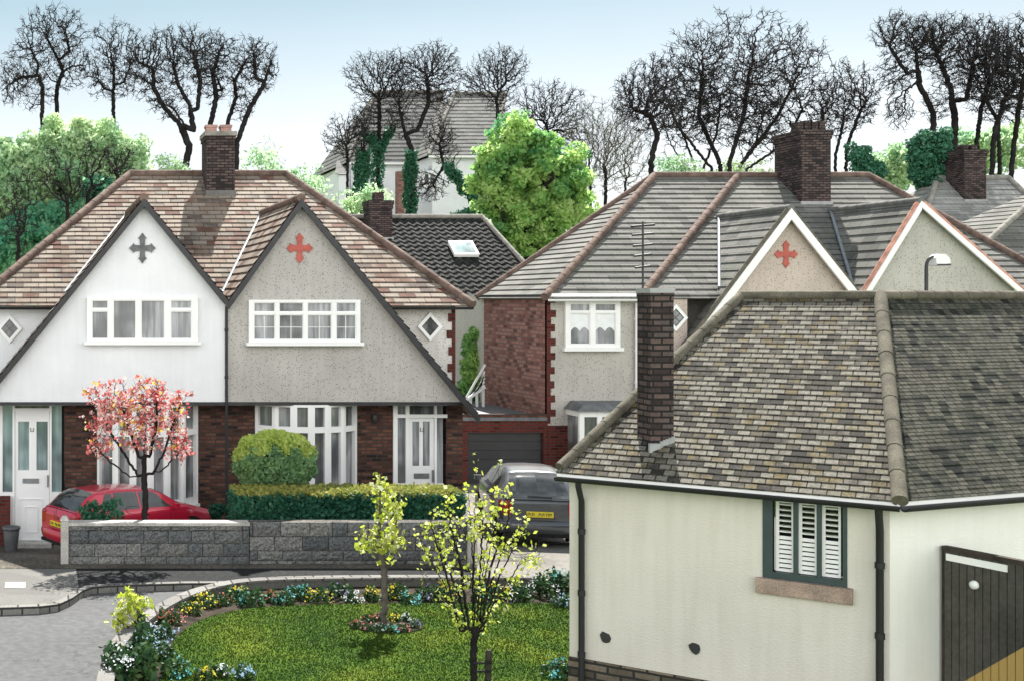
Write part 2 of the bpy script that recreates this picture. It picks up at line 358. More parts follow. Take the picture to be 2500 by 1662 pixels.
# ------------------------------------------------------------------ ground
def hgt(x, y):
    def ss(a, b, v): t = min(1, max(0, (v-a)/(b-a))); return t*t*(3-2*t)
    z = (-.62+.4*ss(7.2, 8.6, x))*ss(20.9, 25.2, y)
    z += 9.2*ss(41, 78, y) + 1.5*ss(110, 300, y)
    z += .5*math.sin(x*.06+y*.04)*ss(50, 90, y)
    return z
def ground():
    xs = sorted(set([-160, -100, -60, -40]+[x*2 for x in range(-15, 41)]+[100, 140, 200, 260])); ys = sorted(set([-15, 0, 5]+[y for y in range(8, 90)]+[100, 120, 160, 220, 300, 400, 600]))
    mb = MB()
    for i in range(len(xs)-1):
        for j in range(len(ys)-1):
            q = [(xs[i], ys[j]), (xs[i+1], ys[j]), (xs[i+1], ys[j+1]), (xs[i], ys[j+1])]
            mb.face([V((a, b, hgt(a, b)-.13)) for a, b in q], True)
    mb.build('ground', 'lawn', kind='structure', label='grassy ground rising to the hill behind the houses')
ground()
def sheet(name, pts, mat, z, label, thick=.06, follow=False):
    mb = MB()
    if not follow: mb.slab([(p.x, p.y) for p in pts], z-thick, z)
    return mb.build(name, mat, kind='structure', label=label)
# road, pavement, drives
zr = -.10
road = [gp(-500, 1700), gp(-500, 1396), gp(0, 1398), gp(130, 1394), gp(170, 1374), gp(200, 1352), gp(240, 1345), gp(420, 1340), gp(700, 1325), gp(1400, 1322), gp(1600, 1322), gp(1600, 1800), gp(-500, 1800)]
MB().slab([(-14, 9), (7.3, 9), (7.3, 20.7), (-14, 20.7)], zr-.03, zr).build('road', 'tarmac', kind='structure', label='pale grey road with faint cracks')
pav_edge = [gp(-900, 1402), gp(0, 1398), gp(90, 1395), gp(130, 1390), gp(160, 1376), gp(182, 1360), gp(205, 1351), gp(250, 1347), gp(420, 1342)]
pl_ = [(p.x, p.y) for p in pav_edge]
light = pl_[:6]; XL = wx(165, 19)
MB().slab([(-12, pl_[0][1])]+light[1:]+[(light[-1][0], 20.35), (-12, 20.35)], zr-.02, 0).build('pavement', 'concrete', kind='structure', label='pale concrete pavement at the foot of the left drive')
MB().slab([light[-1]]+pl_[6:]+[(5.6, 19.42), (7.2, 19.42), (7.2, 20.75), (light[-1][0], 20.75)], zr-.02, .0).build('pavement', 'shadow_tarmac', kind='structure', label='tarmac pavement under the stone wall, coloured dark for its shadow band')
kb = MB(); kp = [(-12, pl_[0][1])]+pl_[1:]+[(5.6, 19.42), (7.2, 19.42)]
for a, b in zip(kp, kp[1:]):
    a, b = V((a[0], a[1], -.045)), V((b[0], b[1], -.045)); kb.bar(a-(b-a).normalized()*.01, b, .12, .118)
kb.build('kerb', 'kerb_stone', kind='structure', label='stone kerb along the pavement edge')
def drive(name, x0, x1, y0, y1, mat, label, lift=.02, n=8, skew=0, z0=None):
    mb = MB()
    for i in range(n):
        a, b = y0+(y1-y0)*i/n, y0+(y1-y0)*(i+1)/n
        f = lambda y: hgt((x0+x1)/2, y)+lift
        sa, sb = skew*(a-y0), skew*(b-y0)
        mb.face([V((x0+sa, a, f(a))), V((x1+sa, a, f(a))), V((x1+sb, b, f(b))), V((x0+sb, b, f(b)))], True)
    return mb.build(name, mat, kind='structure', label=label)
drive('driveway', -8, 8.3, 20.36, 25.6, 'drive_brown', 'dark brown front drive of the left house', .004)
drive('driveway', 7.2, 16, 19.0, 31.2, 'drive_pale', 'pale sunlit drive up to the garage', .012, skew=.0)
dc = gp(35, 1348)
MB().box(dc.x-.16, dc.x+.16, dc.y-.2, dc.y+.2, .0, .012).build('drain_cover', 'white_lead', label='small pale drain cover set in the pavement', cat='drain cover')
# ------------------------------------------------------------------ building helpers
def frame(parent, x0, x1, z0, z1, y, cols, trans=None, fw=.05, mat='white_paint', pane='pane', sill=None, depth=.1, name='window', label=None, bars=None, proud=.03, pm=None, rev=.05):
    """cols: list of (x0,x1) openings; trans: per opening transom height or None"""
    mb = MB(); y = y-rev; yf, yb = y-proud, y+depth
    edges = [x0]+[e for c in cols for e in c]+[x1]
    mb.box(x0, x1, yf, yb, z0, z0+fw); mb.box(x0, x1, yf, yb, z1-fw, z1)
    for i in range(0, len(edges), 2):
        if edges[i+1]-edges[i] > .004: mb.box(edges[i], edges[i+1], yf+.002, yb, z0+fw, z1-fw)
    pn = MB()
    for i, (a, b) in enumerate(cols):
        t = trans[i] if trans else None
        pn.box(a, b, y+.03, y+.04, z0+fw, z1-fw)
        if t: mb.box(a, b, yf+.006, yb-.02, t-.022, t+.022)
        # casement inner frame
        for lo, hi in (((z0+fw, t-.022), (t+.022, z1-fw)) if t else ((z0+fw, z1-fw),)):
            w = .02
            mb.box(a, a+w, y-.01, yb-.03, lo, hi); mb.box(b-w, b, y-.01, yb-.03, lo, hi)
            mb.box(a+w, b-w, y-.01, yb-.03, lo, lo+w); mb.box(a+w, b-w, y-.01, yb-.03, hi-w, hi)
            if bars and (not t or lo < t-.1 or bars == 2):
                mb.box((a+b)/2-.006, (a+b)/2+.006, y+.012, y+.029, lo+w, hi-w)
                mb.box(a+w, b-w, y+.015, y+.028, (lo+hi)/2-.006, (lo+hi)/2+.006)
    o = mb.build(name, mat, parent, label=label)
    pn.build('pane', pane, o)
    if sill: MB().box(x0-.06, x1+.06, y-.1, y+.06, z0-sill, z0-.002).build('sill', mat, o)
    return o
def cross(parent, px, py, D, mat, s=.26, label=None):
    c = W(px, py, D); a, n = s, s*.3
    pts = []
    for k in range(4):
        ang = -math.pi/2+k*math.pi/2; u = V((math.cos(ang), math.sin(ang))); w = V((-u.y, u.x))
        for l, t in ((.2, -.2), (.66, -.24), (.74, -.36), (.88, -.2), (1.12, 0), (.88, .2), (.74, .36), (.66, .24)):
            pts.append((c.x+(u.x*l+w.x*t)*a, c.z+(u.y*l+w.y*t)*a*1.15))
    MB().prism(pts, D-.03, D+.05).build('cross_ornament', mat, parent, label=label)
def chimney(parent, x0, x1, y0, y1, z0, z1, mat='chimney_brick', pots=(), cap=.12, corb=.06, label=None, potmat='pot_clay', capmat=None, fl=True, zf=None):
    mb = MB().box(x0, x1, y0, y1, z0, z1-cap)
    mb.box(x0-corb/2, x1+corb/2, y0-corb/2, y1+corb/2, z1-cap*2.1, z1-cap*1.1)
    if not capmat: mb.box(x0-corb, x1+corb, y0-corb, y1+corb, z1-cap*1.1, z1)
    o = mb.build('chimney', mat, parent, label=label)
    if capmat: MB().box(x0-corb, x1+corb, y0-corb, y1+corb, z1-cap*1.1, z1).build('cap', capmat, o)
    for (fx, r, h) in pots:
        p = MB(); c = V((x0+(x1-x0)*fx, (y0+y1)/2, z1)); p.tube([c+V((0, 0, -.02)), c+V((0, 0, h*.8)), c+V((0, 0, h*.82)), c+V((0, 0, h))], [r, r*.85, r*1.05, r*1.05], 14)
        p.build('chimney_pot', potmat, o)
    return o
def flashing(o, x0, x1, y0, zf, mat='lead', h=.16):
    MB().box(x0-.03, x1+.03, y0-.05, y0-.005, zf, zf+h).build('flashing', mat, o)
def gable(house, A, L, R, D, zb, plane, walls, barge, bw, tile, course, ridgemat, back_extra=0, valley=True, oh=.18, rl=.085, vergetile=None):
    """A apex, L/R feet (x,z); plane=(ze,De,m) main slope; walls=[(x0,x1,mat,label)]"""
    ze, De, m = plane
    yb = lambda z: De+(z-ze)/m if z > ze else De
    y0 = D-oh
    for (P, nm) in ((L, 'l'), (R, 'r')):
        pts = [V((A[0], y0, A[1])), V((P[0], y0, P[1]))]
        if P[1] < ze:
            f = (ze-A[1])/(P[1]-A[1]); xe = A[0]+(P[0]-A[0])*f
            pts += [V((P[0], De-.01, P[1])), V((xe, De, ze))]
        else: pts += [V((P[0], yb(P[1]), P[1]))]
        pts += [V((A[0], yb(A[1]), A[1]))]
        up = V((0, 0, .07)); q = [p+up for p in pts]
        mb = MB().courses(q, course)
        under = [p+V((0, 0, .02)) for p in pts]; mb.face(under)
        mb.build('roof', tile, house)
        if valley and P[1] < A[1]:
            a = pts[-1]+V((0, 0, .1)); b = (pts[-2] if P[1] < ze else pts[-2])+V((0, 0, .1))
            MB().tube([b, a], .045, 6).build('valley_flashing', 'lead', house)
    rb = MB(); ridge(rb, V((A[0], y0, A[1]+.08)), V((A[0], yb(A[1]), A[1]+.08)), rl); rb.build('ridge_capping', ridgemat, house)
    for P in (L, R):
        sl = math.hypot(P[0]-A[0], P[1]-A[1])/abs(P[0]-A[0]); w = bw*sl
        q = [(A[0], A[1]+.06), (P[0], P[1]+.06), (P[0], P[1]+.06-w), (A[0], A[1]+.06-w)]
        if P[0] > A[0]: q = q[::-1]
        MB().prism(q, y0-.03, y0+.03).build('bargeboard', barge, house)
        if vergetile:
            rb = MB(); ridge(rb, V((P[0], y0+.05, P[1]+.1)), V((A[0], y0+.05, A[1]+.1)), .055, .3); rb.build('verge_capping', vergetile, house)
    def zt(x):
        P = L if x < A[0] else R
        return A[1]+(P[1]-A[1])*(x-A[0])/(P[0]-A[0])
    for (x0, x1, mat, lab) in walls:
        z0, z1 = zt(x0), zt(x1)
        top = [(x1, z1)]+([(A[0], A[1])] if x0 < A[0] < x1 else [])+[(x0, z0)]
        pts = [(x0, zb), (x1, zb)]
        if z1 > zb+.01: pts.append(top[0])
        pts += top[1:-1]
        if z0 > zb+.01: pts.append(top[-1])
        MB().prism(pts, D, D+.28).build('gable_wall', mat, house, label=lab)
def downpipe(house, p, z1, z0, r=.035, mat='black_plastic', neck=None, n=4, name='downpipe'):
    mb = MB(); pts = []
    if neck: pts += [V(neck), V(neck)+V((0, 0, -.06)), V((p[0], p[1], neck[2]-.24))]
    else: pts += [V((p[0], p[1], z1))]
    pts.append(V((p[0], p[1], z0))); mb.tube(pts, r, 8)
    zt = pts[-2].z
    for i in range(n):
        z = zt-(zt-z0)*(i+.5)/n; mb.tube([V((p[0], p[1], z-.03)), V((p[0], p[1], z+.03))], r*1.3, 8)
    return mb.build(name, mat, house)
def gutter(house, p0, p1, r=.06, mat='black_plastic'):
    d = (p1-p0).normalized(); s = V((0, 0, 1)).cross(d); mb = MB(); k = 8
    for a in range(k):
        t0, t1 = math.pi+math.pi*a/k, math.pi+math.pi*(a+1)/k
        u0 = s*math.cos(t0)*r+V((0, 0, math.sin(t0)*r)); u1 = s*math.cos(t1)*r+V((0, 0, math.sin(t1)*r))
        mb.face([p0+u0, p0+u1, p1+u1, p1+u0], True); mb.face([p0+u0*.85, p1+u0*.85, p1+u1*.85, p0+u1*.85], True)
    return mb.build('gutter', mat, house)
def quoins(house, x, y, z0, z1, w=.1, mat='red_brick', side=-1, h=.18, name='quoin'):
    mb = MB(); z = z0; k = 0
    while z < z1-.02:
        e = w*(1.0 if k % 2 else .45)*random.uniform(.85, 1.15); mb.box(min(x, x+side*e), max(x, x+side*e), y-.015, y+.1, z, min(z1, z+h)); z += h; k += 1
    return mb.build(name, mat, house)
def diamond(house, px, py, D, s=.27):
    c = W(px, py, D); mb = MB()
    for k in range(4):
        a, b = math.pi/2*k, math.pi/2*(k+1)
        o0, o1 = V((math.cos(a), 0, math.sin(a)*1.15))*s, V((math.cos(b), 0, math.sin(b)*1.15))*s
        A = [c+o0*.68, c+o1*.68, c+o1, c+o0]
        mb.hexa([A[0]+V((0, -.04, 0)), A[1]+V((0, -.04, 0)), A[3]+V((0, -.04, 0)), A[2]+V((0, -.04, 0)), A[0]+V((0, .05, 0)), A[1]+V((0, .05, 0)), A[3]+V((0, .05, 0)), A[2]+V((0, .05, 0))])
    o = mb.build('window', 'white_paint', house, label='small diamond shaped window')
    q = MB().face([c+V((math.cos(a*math.pi/2)*s*.69, -.01, math.sin(a*math.pi/2)*s*.79)) for a in range(4)]); 
    q.build('pane', 'pane_dark', o)
    l = MB()
    for k in (-.35, 0, .35):
        l.bar(c+V((-.34+k*.5, -.02, -.34-k*.5))*1.0*s/.68*.68 if False else c+V(((-.34+k)*s, -.018, (-.34-k)*s)), c+V(((.34+k)*s, -.018, (.34-k)*s)), .008, .008)
        l.bar(c+V(((-.34+k)*s, -.018, (.34+k)*s)), c+V(((.34+k)*s, -.018, (-.34+k)*s)), .008, .008)
    l.build('leading', 'black_paint', o)

# ------------------------------------------------------------------ HOUSE 1, the left pair
D1 = 25.0; DE = 26.3; DR = 31.0; zg1 = wz(1250, 25.4)
h1 = thing('semi_detached_house', (wx(523, D1), 28, zg1), 'pair of joined houses with rust tiled roof, one white gable and one speckled grey gable', 'house')
x_ = lambda px: wx(px, D1); z_ = lambda py: wz(py, D1)
ze = wz(685, DE); zr1 = wz(403, DR); m1 = (zr1-ze)/(DR-DE)
eL, eR = -1.45, wx(1078, DE); rL, rR = wx(300, DR), wx(658, DR)
DB = DR+(DR-DE)
eave = DE-.28; zev = ze-.28*m1
rp = [V((eL, eave, zev)), V((eR, eave, zev)), V((rR, DR, zr1)), V((rL, DR, zr1))]
MB().courses(rp, .2, .022).build('roof', 'rust_tile', h1, label='front slope of rust and buff tiles')
bl, br_ = V((eL, DB+.28, zev)), V((eR, DB+.28, zev))
MB().courses([rp[1], br_, rp[2]], .2).build('roof', 'rust_tile', h1)
MB().courses([bl, rp[0], rp[3]], .2).build('roof', 'rust_tile', h1)
MB().courses([br_, bl, rp[3], rp[2]], .2).build('roof', 'rust_tile', h1)
rb = MB()
for a, b in ((rp[3], rp[2]), (rp[0], rp[3]), (rp[1], rp[2]), (bl, rp[3]), (br_, rp[2])): ridge(rb, a+V((0, 0, .03)), b+V((0, 0, .03)), .095)
rb.build('ridge_capping', 'ridge_tile', h1)
# main walls
MB().box(eL+.3, x_(523), DE, DB-.1, zg1-.3, ze-.05).build('wall', 'white_render', h1)
MB().box(x_(523), eR-.28, DE+.002, DB-.102, zg1-.3, ze-.052).build('wall', 'pale_render', h1, label='pale speckled wall set back beside the gable')
MB().box(eL+.28, eR-.26, DE-.02, DE+.1, ze-.16, ze-.03).build('soffit', 'black_paint', h1)
gutter(h1, V((eL, eave-.03, zev-.02)), V((x_(140), eave-.03, zev-.02))); gutter(h1, V((x_(870), eave-.03, zev-.02)), V((eR, eave-.03, zev-.02)))
quoins(h1, eR-.275, DE, zg1+1.9, ze-.2, .17, side=-1)
quoins(h1, eR-.28, DE, zg1, zg1+1.95, .5, mat='dark_brick', side=-1, name='quoin')
diamond(h1, 990, 752, DE-.03); diamond(h1, 22, 757, DE-.03)
# gables
zs = z_(925)
PL = (ze, DE, m1)
gable(h1, (x_(330), z_(466)), (x_(-70), z_(957)), (x_(523), z_(700)), D1, zs, PL,
      [(x_(-40), x_(523), 'white_render', 'smooth white gable front')], 'black_paint', .105, 'rust_tile', .2, 'ridge_tile')
gable(h1, (x_(690), z_(466)), (x_(523)+.004, z_(700)), (x_(1097), z_(962)), D1, zs, PL,
      [(x_(523)+.003, x_(1062), 'grey_render', 'grey pebble dashed gable front')], 'black_paint', .105, 'rust_tile', .2, 'ridge_tile')
cross(h1, 328, 572, D1, 'charcoal_paint', .245, 'dark grey pointed cross on the white gable'); cross(h1, 690, 572, D1, 'red_paint', .245, 'red pointed cross on the grey gable')
MB().box(x_(-60), x_(1075), D1-.02, D1+.5, zs-.07, zs-.004).build('soffit', 'black_paint', h1)
# upstairs windows
def fpx(parent, X0, X1, Y0, Y1, D, cols, trans, **k):
    return frame(parent, wx(X0, D), wx(X1, D), wz(Y1, D), wz(Y0, D), D, [(wx(a, D), wx(b, D)) for a, b in cols], [wz(t, D) if t else None for t in trans] if trans else None, **k)
fpx(h1, 200, 455, 686, 786, D1, [(211, 249), (260, 313), (324, 379), (392, 441)], [714, None, None, 714], sill=.07, label='white four light window of the white gable', pane='pane')
fpx(h1, 572, 828, 691, 788, D1, [(583, 633), (641, 698), (706, 763), (772, 819)], [722]*4, sill=.07, label='white four light window with glazing bars', bars=1, pane='pane')
# ground floor
DG = 25.45; xg = lambda px: wx(px, DG); zg = lambda py: wz(py, DG)
zb = zg1-.15
for a, b in ((148, 228), (452, 523)): MB().box(xg(a), xg(b), DG, DG+.25, zb, zs-.05).build('brick_wall', 'dark_brick', h1)
for a, b in ((523, 592), (818, 906), (1028, 1066)): MB().box(xg(a)+.002, xg(b), DG, DG+.25, zb, zs-.05).build('brick_wall', 'dark_brick', h1)
MB().box(xg(-80), xg(-4), DG, DG+.25, zb, zs-.05).build('brick_wall', 'dark_brick', h1)
MB().box(xg(-80), xg(24), DG-.22, DG-.003, zb, zg(1140)).build('low_wall', 'red_brick', h1)
MB().box(xg(-80), xg(1066), DG+.26, DG+.36, zb, zs-.05).build('backing', 'black_paint', h1)
MB().box(xg(1066)-.25, xg(1066), DG+.25, DE, zb, zs-.05).build('brick_wall', 'dark_brick', h1)
def door(X0, X1, Y0, Y1, dx0, dx1, side, fan, pn, glass, lab, g0, g1, box, low=None, D=DG):
    cols = [side[0], (dx0, dx1), side[1]]
    mb = MB(); y = D; f = lambda p: wx(p, D); z = lambda p: wz(p, D)
    mb.box(f(X0), f(X1), y-.04, y+.12, z(Y0+6), z(Y0))
    ed = [X0]+[e for c in cols for e in c]+[X1]
    for i in range(0, 6, 2): mb.box(f(ed[i]), f(ed[i+1]), y-.04, y+.12, z(Y1), z(Y0+6))
    for c in (cols[0], cols[2]): mb.box(f(c[0]), f(c[1]), y-.03, y+.1, z(Y1), z(side[2]))
    if fan: mb.box(f(X0), f(X1), y-.05, y-.041, z(fan+8), z(fan))
    else: mb.box(f(dx0), f(dx1), y-.03, y+.1, z(945), z(939))
    o = mb.build('door_frame', 'white_paint', h1, label=lab)
    for c in (cols[0], cols[2]):
        MB().box(f(c[0]), f(c[1]), y+.02, y+.04, z(side[2]), z(Y0+6)).build('pane', glass, o)
    MB().box(f(dx0), f(dx1), y+.02, y+.04, z(fan or 939), z(Y0+6)).build('pane', 'pane_dark', o)
    d = MB(); top = (fan+8) if fan else 945
    y1 = y-.005; P = [dx0]+[e for c in pn for e in c]+[dx1]
    d.box(f(dx0)+.006, f(dx1)-.006, y1, y+.06, z(Y1)+.01, z(g1)); d.box(f(dx0)+.006, f(dx1)-.006, y1, y+.06, z(g0), z(top))
    for i in range(0, len(P), 2): d.box(f(P[i])+(.006 if i == 0 else 0), f(P[i+1])-(.006 if i == len(P)-2 else 0), y1, y+.06, z(g1), z(g0))
    if low:
        a, b, c, e = low
        for k, (i_, t) in enumerate(((0, .02), (9, .014), (18, .02))): 
            if k == 1: continue
            A, B, Cc, E = a+i_*.6, b-i_*.6, c+i_, e-i_
            w = .018
            d.box(f(A), f(B), y1-t, y1-.001, z(Cc)-w, z(Cc)); d.box(f(A), f(B), y1-t, y1-.001, z(E), z(E)+w)
            d.box(f(A), f(A)+w, y1-t, y1-.001, z(E)+w, z(Cc)-w); d.box(f(B)-w, f(B), y1-t, y1-.001, z(E)+w, z(Cc)-w)
    dr = d.build('door', 'white_plastic', h1)
    MB().box(f(P[1])-.001, f(P[-2])+.001, y+.02, y+.03, z(g1)-.005, z(g0)+.005).build('pane', 'pane' if glass != 'pane_teal' else 'pane_teal', dr)
    bx = MB(); a, b, c, e = box; bx.box(f(a), f(b), y1-.015, y1-.001, z(e), z(c)); bx.build('letterbox', 'steel', dr)
    k = MB(); cx, kz = (dx0+dx1)/2, box[2]-14 if not low else g0+14
    k.tube([V((f(cx)-.03, y1-.02, z(kz))), V((f(cx)-.035, y1-.025, z(kz)-.07)), V((f(cx)+.035, y1-.025, z(kz)-.07)), V((f(cx)+.03, y1-.02, z(kz)))], .008, 6)
    k.build('knocker', 'black_paint', dr)
    hx = dx1-4 if low else dx0+4
    MB().box(f(hx)-.015, f(hx)+.015, y1-.05, y1-.001, z(box[3]+8), z(box[2]-8)).build('handle', 'steel', dr)
door(-4, 148, 927, 1250, 34, 114, ((6, 29), (119, 142), 1132), None, [(42, 67), (84, 110)], 'pane_teal', 'white front door surround with tall teal side panes', 970, 1082, (52, 90, 1101, 1112), (46, 98, 1147, 1243))
door(905, 1029, 927, 1250, 942, 1000, ((915, 934), (1005, 1021), 1112), 953, [(950, 966), (974, 990)], 'pane', 'white front door surround of the grey gabled house', 970, 1072, (953, 988, 1089, 1101), (950, 992, 1150, 1235))
MB().box(xg(28), xg(118), DG-.42, DG-.05, zg1-.05, zg1+.05).build('door_step', 'coping', h1)
def bow(X0, X1, bulge, n, zlo, ztr, lab, tint):
    x0, x1 = xg(X0), xg(X1); c = (x0+x1)/2; hw = (x1-x0)/2
    P = [V((c-hw*math.cos(math.pi*i/n)*1.0 if False else x0+(x1-x0)*i/n, DG+.03-bulge*math.sin(math.pi*i/n)**.7, 0)) for i in range(n+1)]
    z1 = zs-.06; mb = MB(); pn = MB(); ap = MB(); sl = MB()
    for i, (a, b) in enumerate(zip(P, P[1:])):
        d = (b-a).normalized(); up = V((0, 0, 1)); nrm = d.cross(up); nrm = nrm if nrm.y < 0 else -nrm
        L = (b-a).length; mid = (a+b)/2
        def bx(u0, u1, za, zc, t0=-.05, t1=.03):
            cc = a+d*((u0+u1)/2)+up*((za+zc)/2)+nrm*(-(t0+t1)/2)
            mb.obox(cc, d, nrm, up, (u1-u0)/2, (t1-t0)/2, (zc-za)/2)
        pw = .065
        bx(-.01, pw, zlo, z1); bx(L-pw, L+.01, zlo, z1)
        for za, zc in ((zlo, zlo+.14), (ztr-.06, ztr+.06), (z1-.05, z1)): bx(pw, L-pw, za, zc, -.045, .03)
        pn.obox(mid+up*((zlo+z1)/2)-nrm*.035, d, nrm, up, L/2-.02, .005, (z1-zlo)/2-.02)
        ap.obox(mid+up*((zb+zlo)/2-.03)-nrm*.04, d, nrm, up, L/2+.01, .05, (zlo-zb)/2-.03)
        sl.obox(mid+up*(zlo-.03)+nrm*.01, d, nrm, up, L/2+.02, .08, .028)
    o = mb.build('bow_window', 'white_paint', h1, label=lab); pn.build('pane', tint, o); sl.build('sill', 'white_paint', o); ap.build('bay_wall', 'dark_brick', h1)
bow(228, 452, .62, 6, zg(1158), zg(992), 'white six light bow window behind the blossom tree', 'pane')
bow(592, 818, .5, 6, zg(1140), zg(984), 'white six light bow window behind the round bush', 'pane')
downpipe(h1, (x_(521), D1-.04), z_(705), zg1+.1, .03, n=5)
lp = MB(); c = W(863, 962, DG-.1); lp.tube([c+V((0, 0, -.1)), c+V((0, 0, -.08)), c+V((0, 0, .06)), c+V((0, 0, .1))], [.03, .05, .055, .015], 8); lp.box(c.x-.015, c.x+.015, DG-.1, DG, c.z-.02, c.z+.02)
lp.build('wall_lantern', 'black_paint', h1)
# chimney 1
cy0, cy1 = 30.1, 31.0
zroof = lambda y: ze+(y-DE)*m1
ch = chimney(h1, wx(476, cy0), wx(541, cy0), cy0, cy1, zroof(cy0)-.3, wz(303, cy0), pots=(), cap=.1, corb=.05, capmat='pale_ridge', label='brick chimney with two square clay pots')
for fx in (.22, .74):
    cx_ = wx(476, cy0)+(wx(541, cy0)-wx(476, cy0))*fx; zt = wz(303, cy0)
    MB().box(cx_-.13, cx_+.13, cy0+.2, cy0+.5, zt-.01, zt+.15).box(cx_-.15, cx_+.15, cy0+.18, cy0+.52, zt+.13, zt+.19).build('chimney_pot', 'pot_clay', ch)
flashing(ch, wx(476, cy0), wx(541, cy0), cy0, zroof(cy0)-.05, 'concrete', .17)

# ------------------------------------------------------------------ HOUSE 2, the right pair
D2, DR2, DG2 = 31.0, 35.6, 30.68
ze2 = wz(671, D2); zr2 = wz(407, DR2); m2 = (zr2-ze2)/(DR2-D2)
xl2 = wx(1262, D2); xl2e = wx(1255, D2-.25)
h2 = thing('semi_detached_house', (18, 33, -.7), 'pair of joined houses with grey tiled roof and white edged gables behind the cottage', 'house')
zg2 = -.75
def pe(x, y): return V((x, y, ze2+(y-D2)*m2))
A_ = pe(xl2e, D2-.25); B_ = V((wx(2487, D2), D2-.25, A_.z)); rl2 = V((wx(1508, DR2), DR2, zr2)); rr2 = V((wx(2000, DR2), DR2, zr2))
bk = V((xl2e, 35.5, A_.z)); bk2 = V((xl2e+4, 40.2, A_.z)); bk3 = V((B_.x, 40.2, A_.z))
MB().courses([A_, B_, rr2, rl2], .26, .03).build('roof', 'grey_tile', h2, label='grey interlocking tile slope facing the street')
MB().courses([bk, A_, rl2], .26, .03).build('roof', 'grey_tile', h2)
MB().courses([bk2, bk, rl2], .26).build('roof', 'grey_tile', h2); MB().courses([bk3, bk2, rl2, rr2], .26).build('roof', 'grey_tile', h2); MB().courses([B_, bk3, rr2], .26).build('roof', 'grey_tile', h2)
rb = MB(); up = V((0, 0, .04))
for a, b in ((rl2, rr2), (A_, rl2), (bk, rl2), (B_, rr2)): ridge(rb, a+up, b+up, .1)
pc0 = V((wx(1478, D2-.2), D2-.2, 0)); pc0.z = ze2-.2*m2; pc1 = V((wx(1700, DR2), DR2, zr2)); ridge(rb, pc0+up, pc1+up, .1)
rb.build('ridge_capping', 'ridge_tile', h2)
MB().box(xl2, wx(1475, D2), D2, 35.4, 1.3, ze2-.06).build('wall', 'stone_render', h2, label='grey speckled front wall beside the brick side')
MB().box(xl2-.03, xl2-.002, D2+.001, 35.38, 1.3, ze2-.08).build('brick_wall', 'pink_brick', h2, label='pink brick side wall')
MB().box(xl2, B_.x-.25, D2+.9, 39.9, zg2, ze2-.062).build('wall', 'stone_render', h2)
MB().box(wx(1475, D2), wx(1480, D2)+.2, D2, D2+.9, zg2, ze2-.06).build('wall', 'stone_render', h2)
MB().box(xl2+.004, wx(1475, D2), D2+.002, D2+.89, zg2, 1.3).build('brick_wall', 'red_brick', h2)
quoins(h2, xl2-.03, D2, 1.35, ze2-.15, .22, side=1)
MB().box(xl2-.12, wx(1480, D2), D2-.2, D2-.005, ze2-.17, ze2-.06).build('fascia', 'white_paint', h2)
gutter(h2, V((xl2-.1, D2-.3, A_.z-.02)), V((wx(1480, D2), D2-.3, A_.z-.02)), mat='white_plastic')
MB().box(xl2-.14, xl2-.035, D2-.1, 35.4, ze2-.16, ze2-.1).build('soffit', 'black_paint', h2)
w = fpx(h2, 1300, 1426, 692, 800, D2, [(1311, 1357), (1368, 1416)], [719, 719], sill=.09, label='white window with scalloped blinds', pane='pane', fw=.08)
for (a, b) in ((1311, 1357), (1368, 1416)):
    x0, x1, zt = wx(a, D2)+.02, wx(b, D2)-.02, wz(719, D2); pts = [(x1, zt), (x0, zt)]; n = 20
    for i in range(n+1):
        t = i/n; pts.append((x0+(x1-x0)*t, wz(752, D2)-.10*(-1+abs(math.sin(t*2*math.pi)))*-1-.02))
    MB().prism([pts[1]]+pts[2:]+[pts[0]], D2-.03, D2-.022).build('blind', 'net_curtain', w)
downpipe(h2, (wx(1464, D2), D2-.08), ze2-.3, 1.2, .05, 'white_plastic')
# porch
po = MB(); X0, X1 = wx(1303, D2), wx(1470, D2); z1 = wz(940, D2); y0 = 30.2
po.box(X0, X1, y0, D2-.002, zg2, -.2)
for a in (0, .24, .5, .76): 
    xa = X0+(X1-X0)*a; po.box(xa, xa+.12, y0, y0+.1, -.2, z1)
po.box(X1-.1, X1, y0, y0+.1, -.2, z1); po.box(X0+.12, X1-.1, y0+.005, y0+.1, z1-.14, z1); po.box(X0+.12, X1-.1, y0+.005, y0+.1, .45, .55)
po.box(X0, X0+.1, y0+.1, D2-.002, z1-.14, z1); po.box(X0, X0+.1, y0+.1, D2-.002, -.2, -.05)
prc = po.build('porch', 'white_paint', h2, label='white glazed porch')
MB().box(X0+.04, X1-.04, y0+.05, y0+.06, -.2, z1-.1).box(X0+.05, X0+.06, y0+.07, D2-.01, -.2, z1-.1).build('pane', 'pane', prc)
MB().hexa([V(p) for p in ((X0-.06, y0-.1, z1+.002), (X1+.1, y0-.1, z1+.002), (X0-.06, D2-.003, z1+.002), (X1+.1, D2-.003, z1+.002), (X0+.12, y0+.1, z1+.17), (X1-.1, y0+.1, z1+.17), (X0+.12, D2-.003, z1+.2), (X1-.1, D2-.003, z1+.2))]).build('porch_roof', 'charcoal_paint', prc)
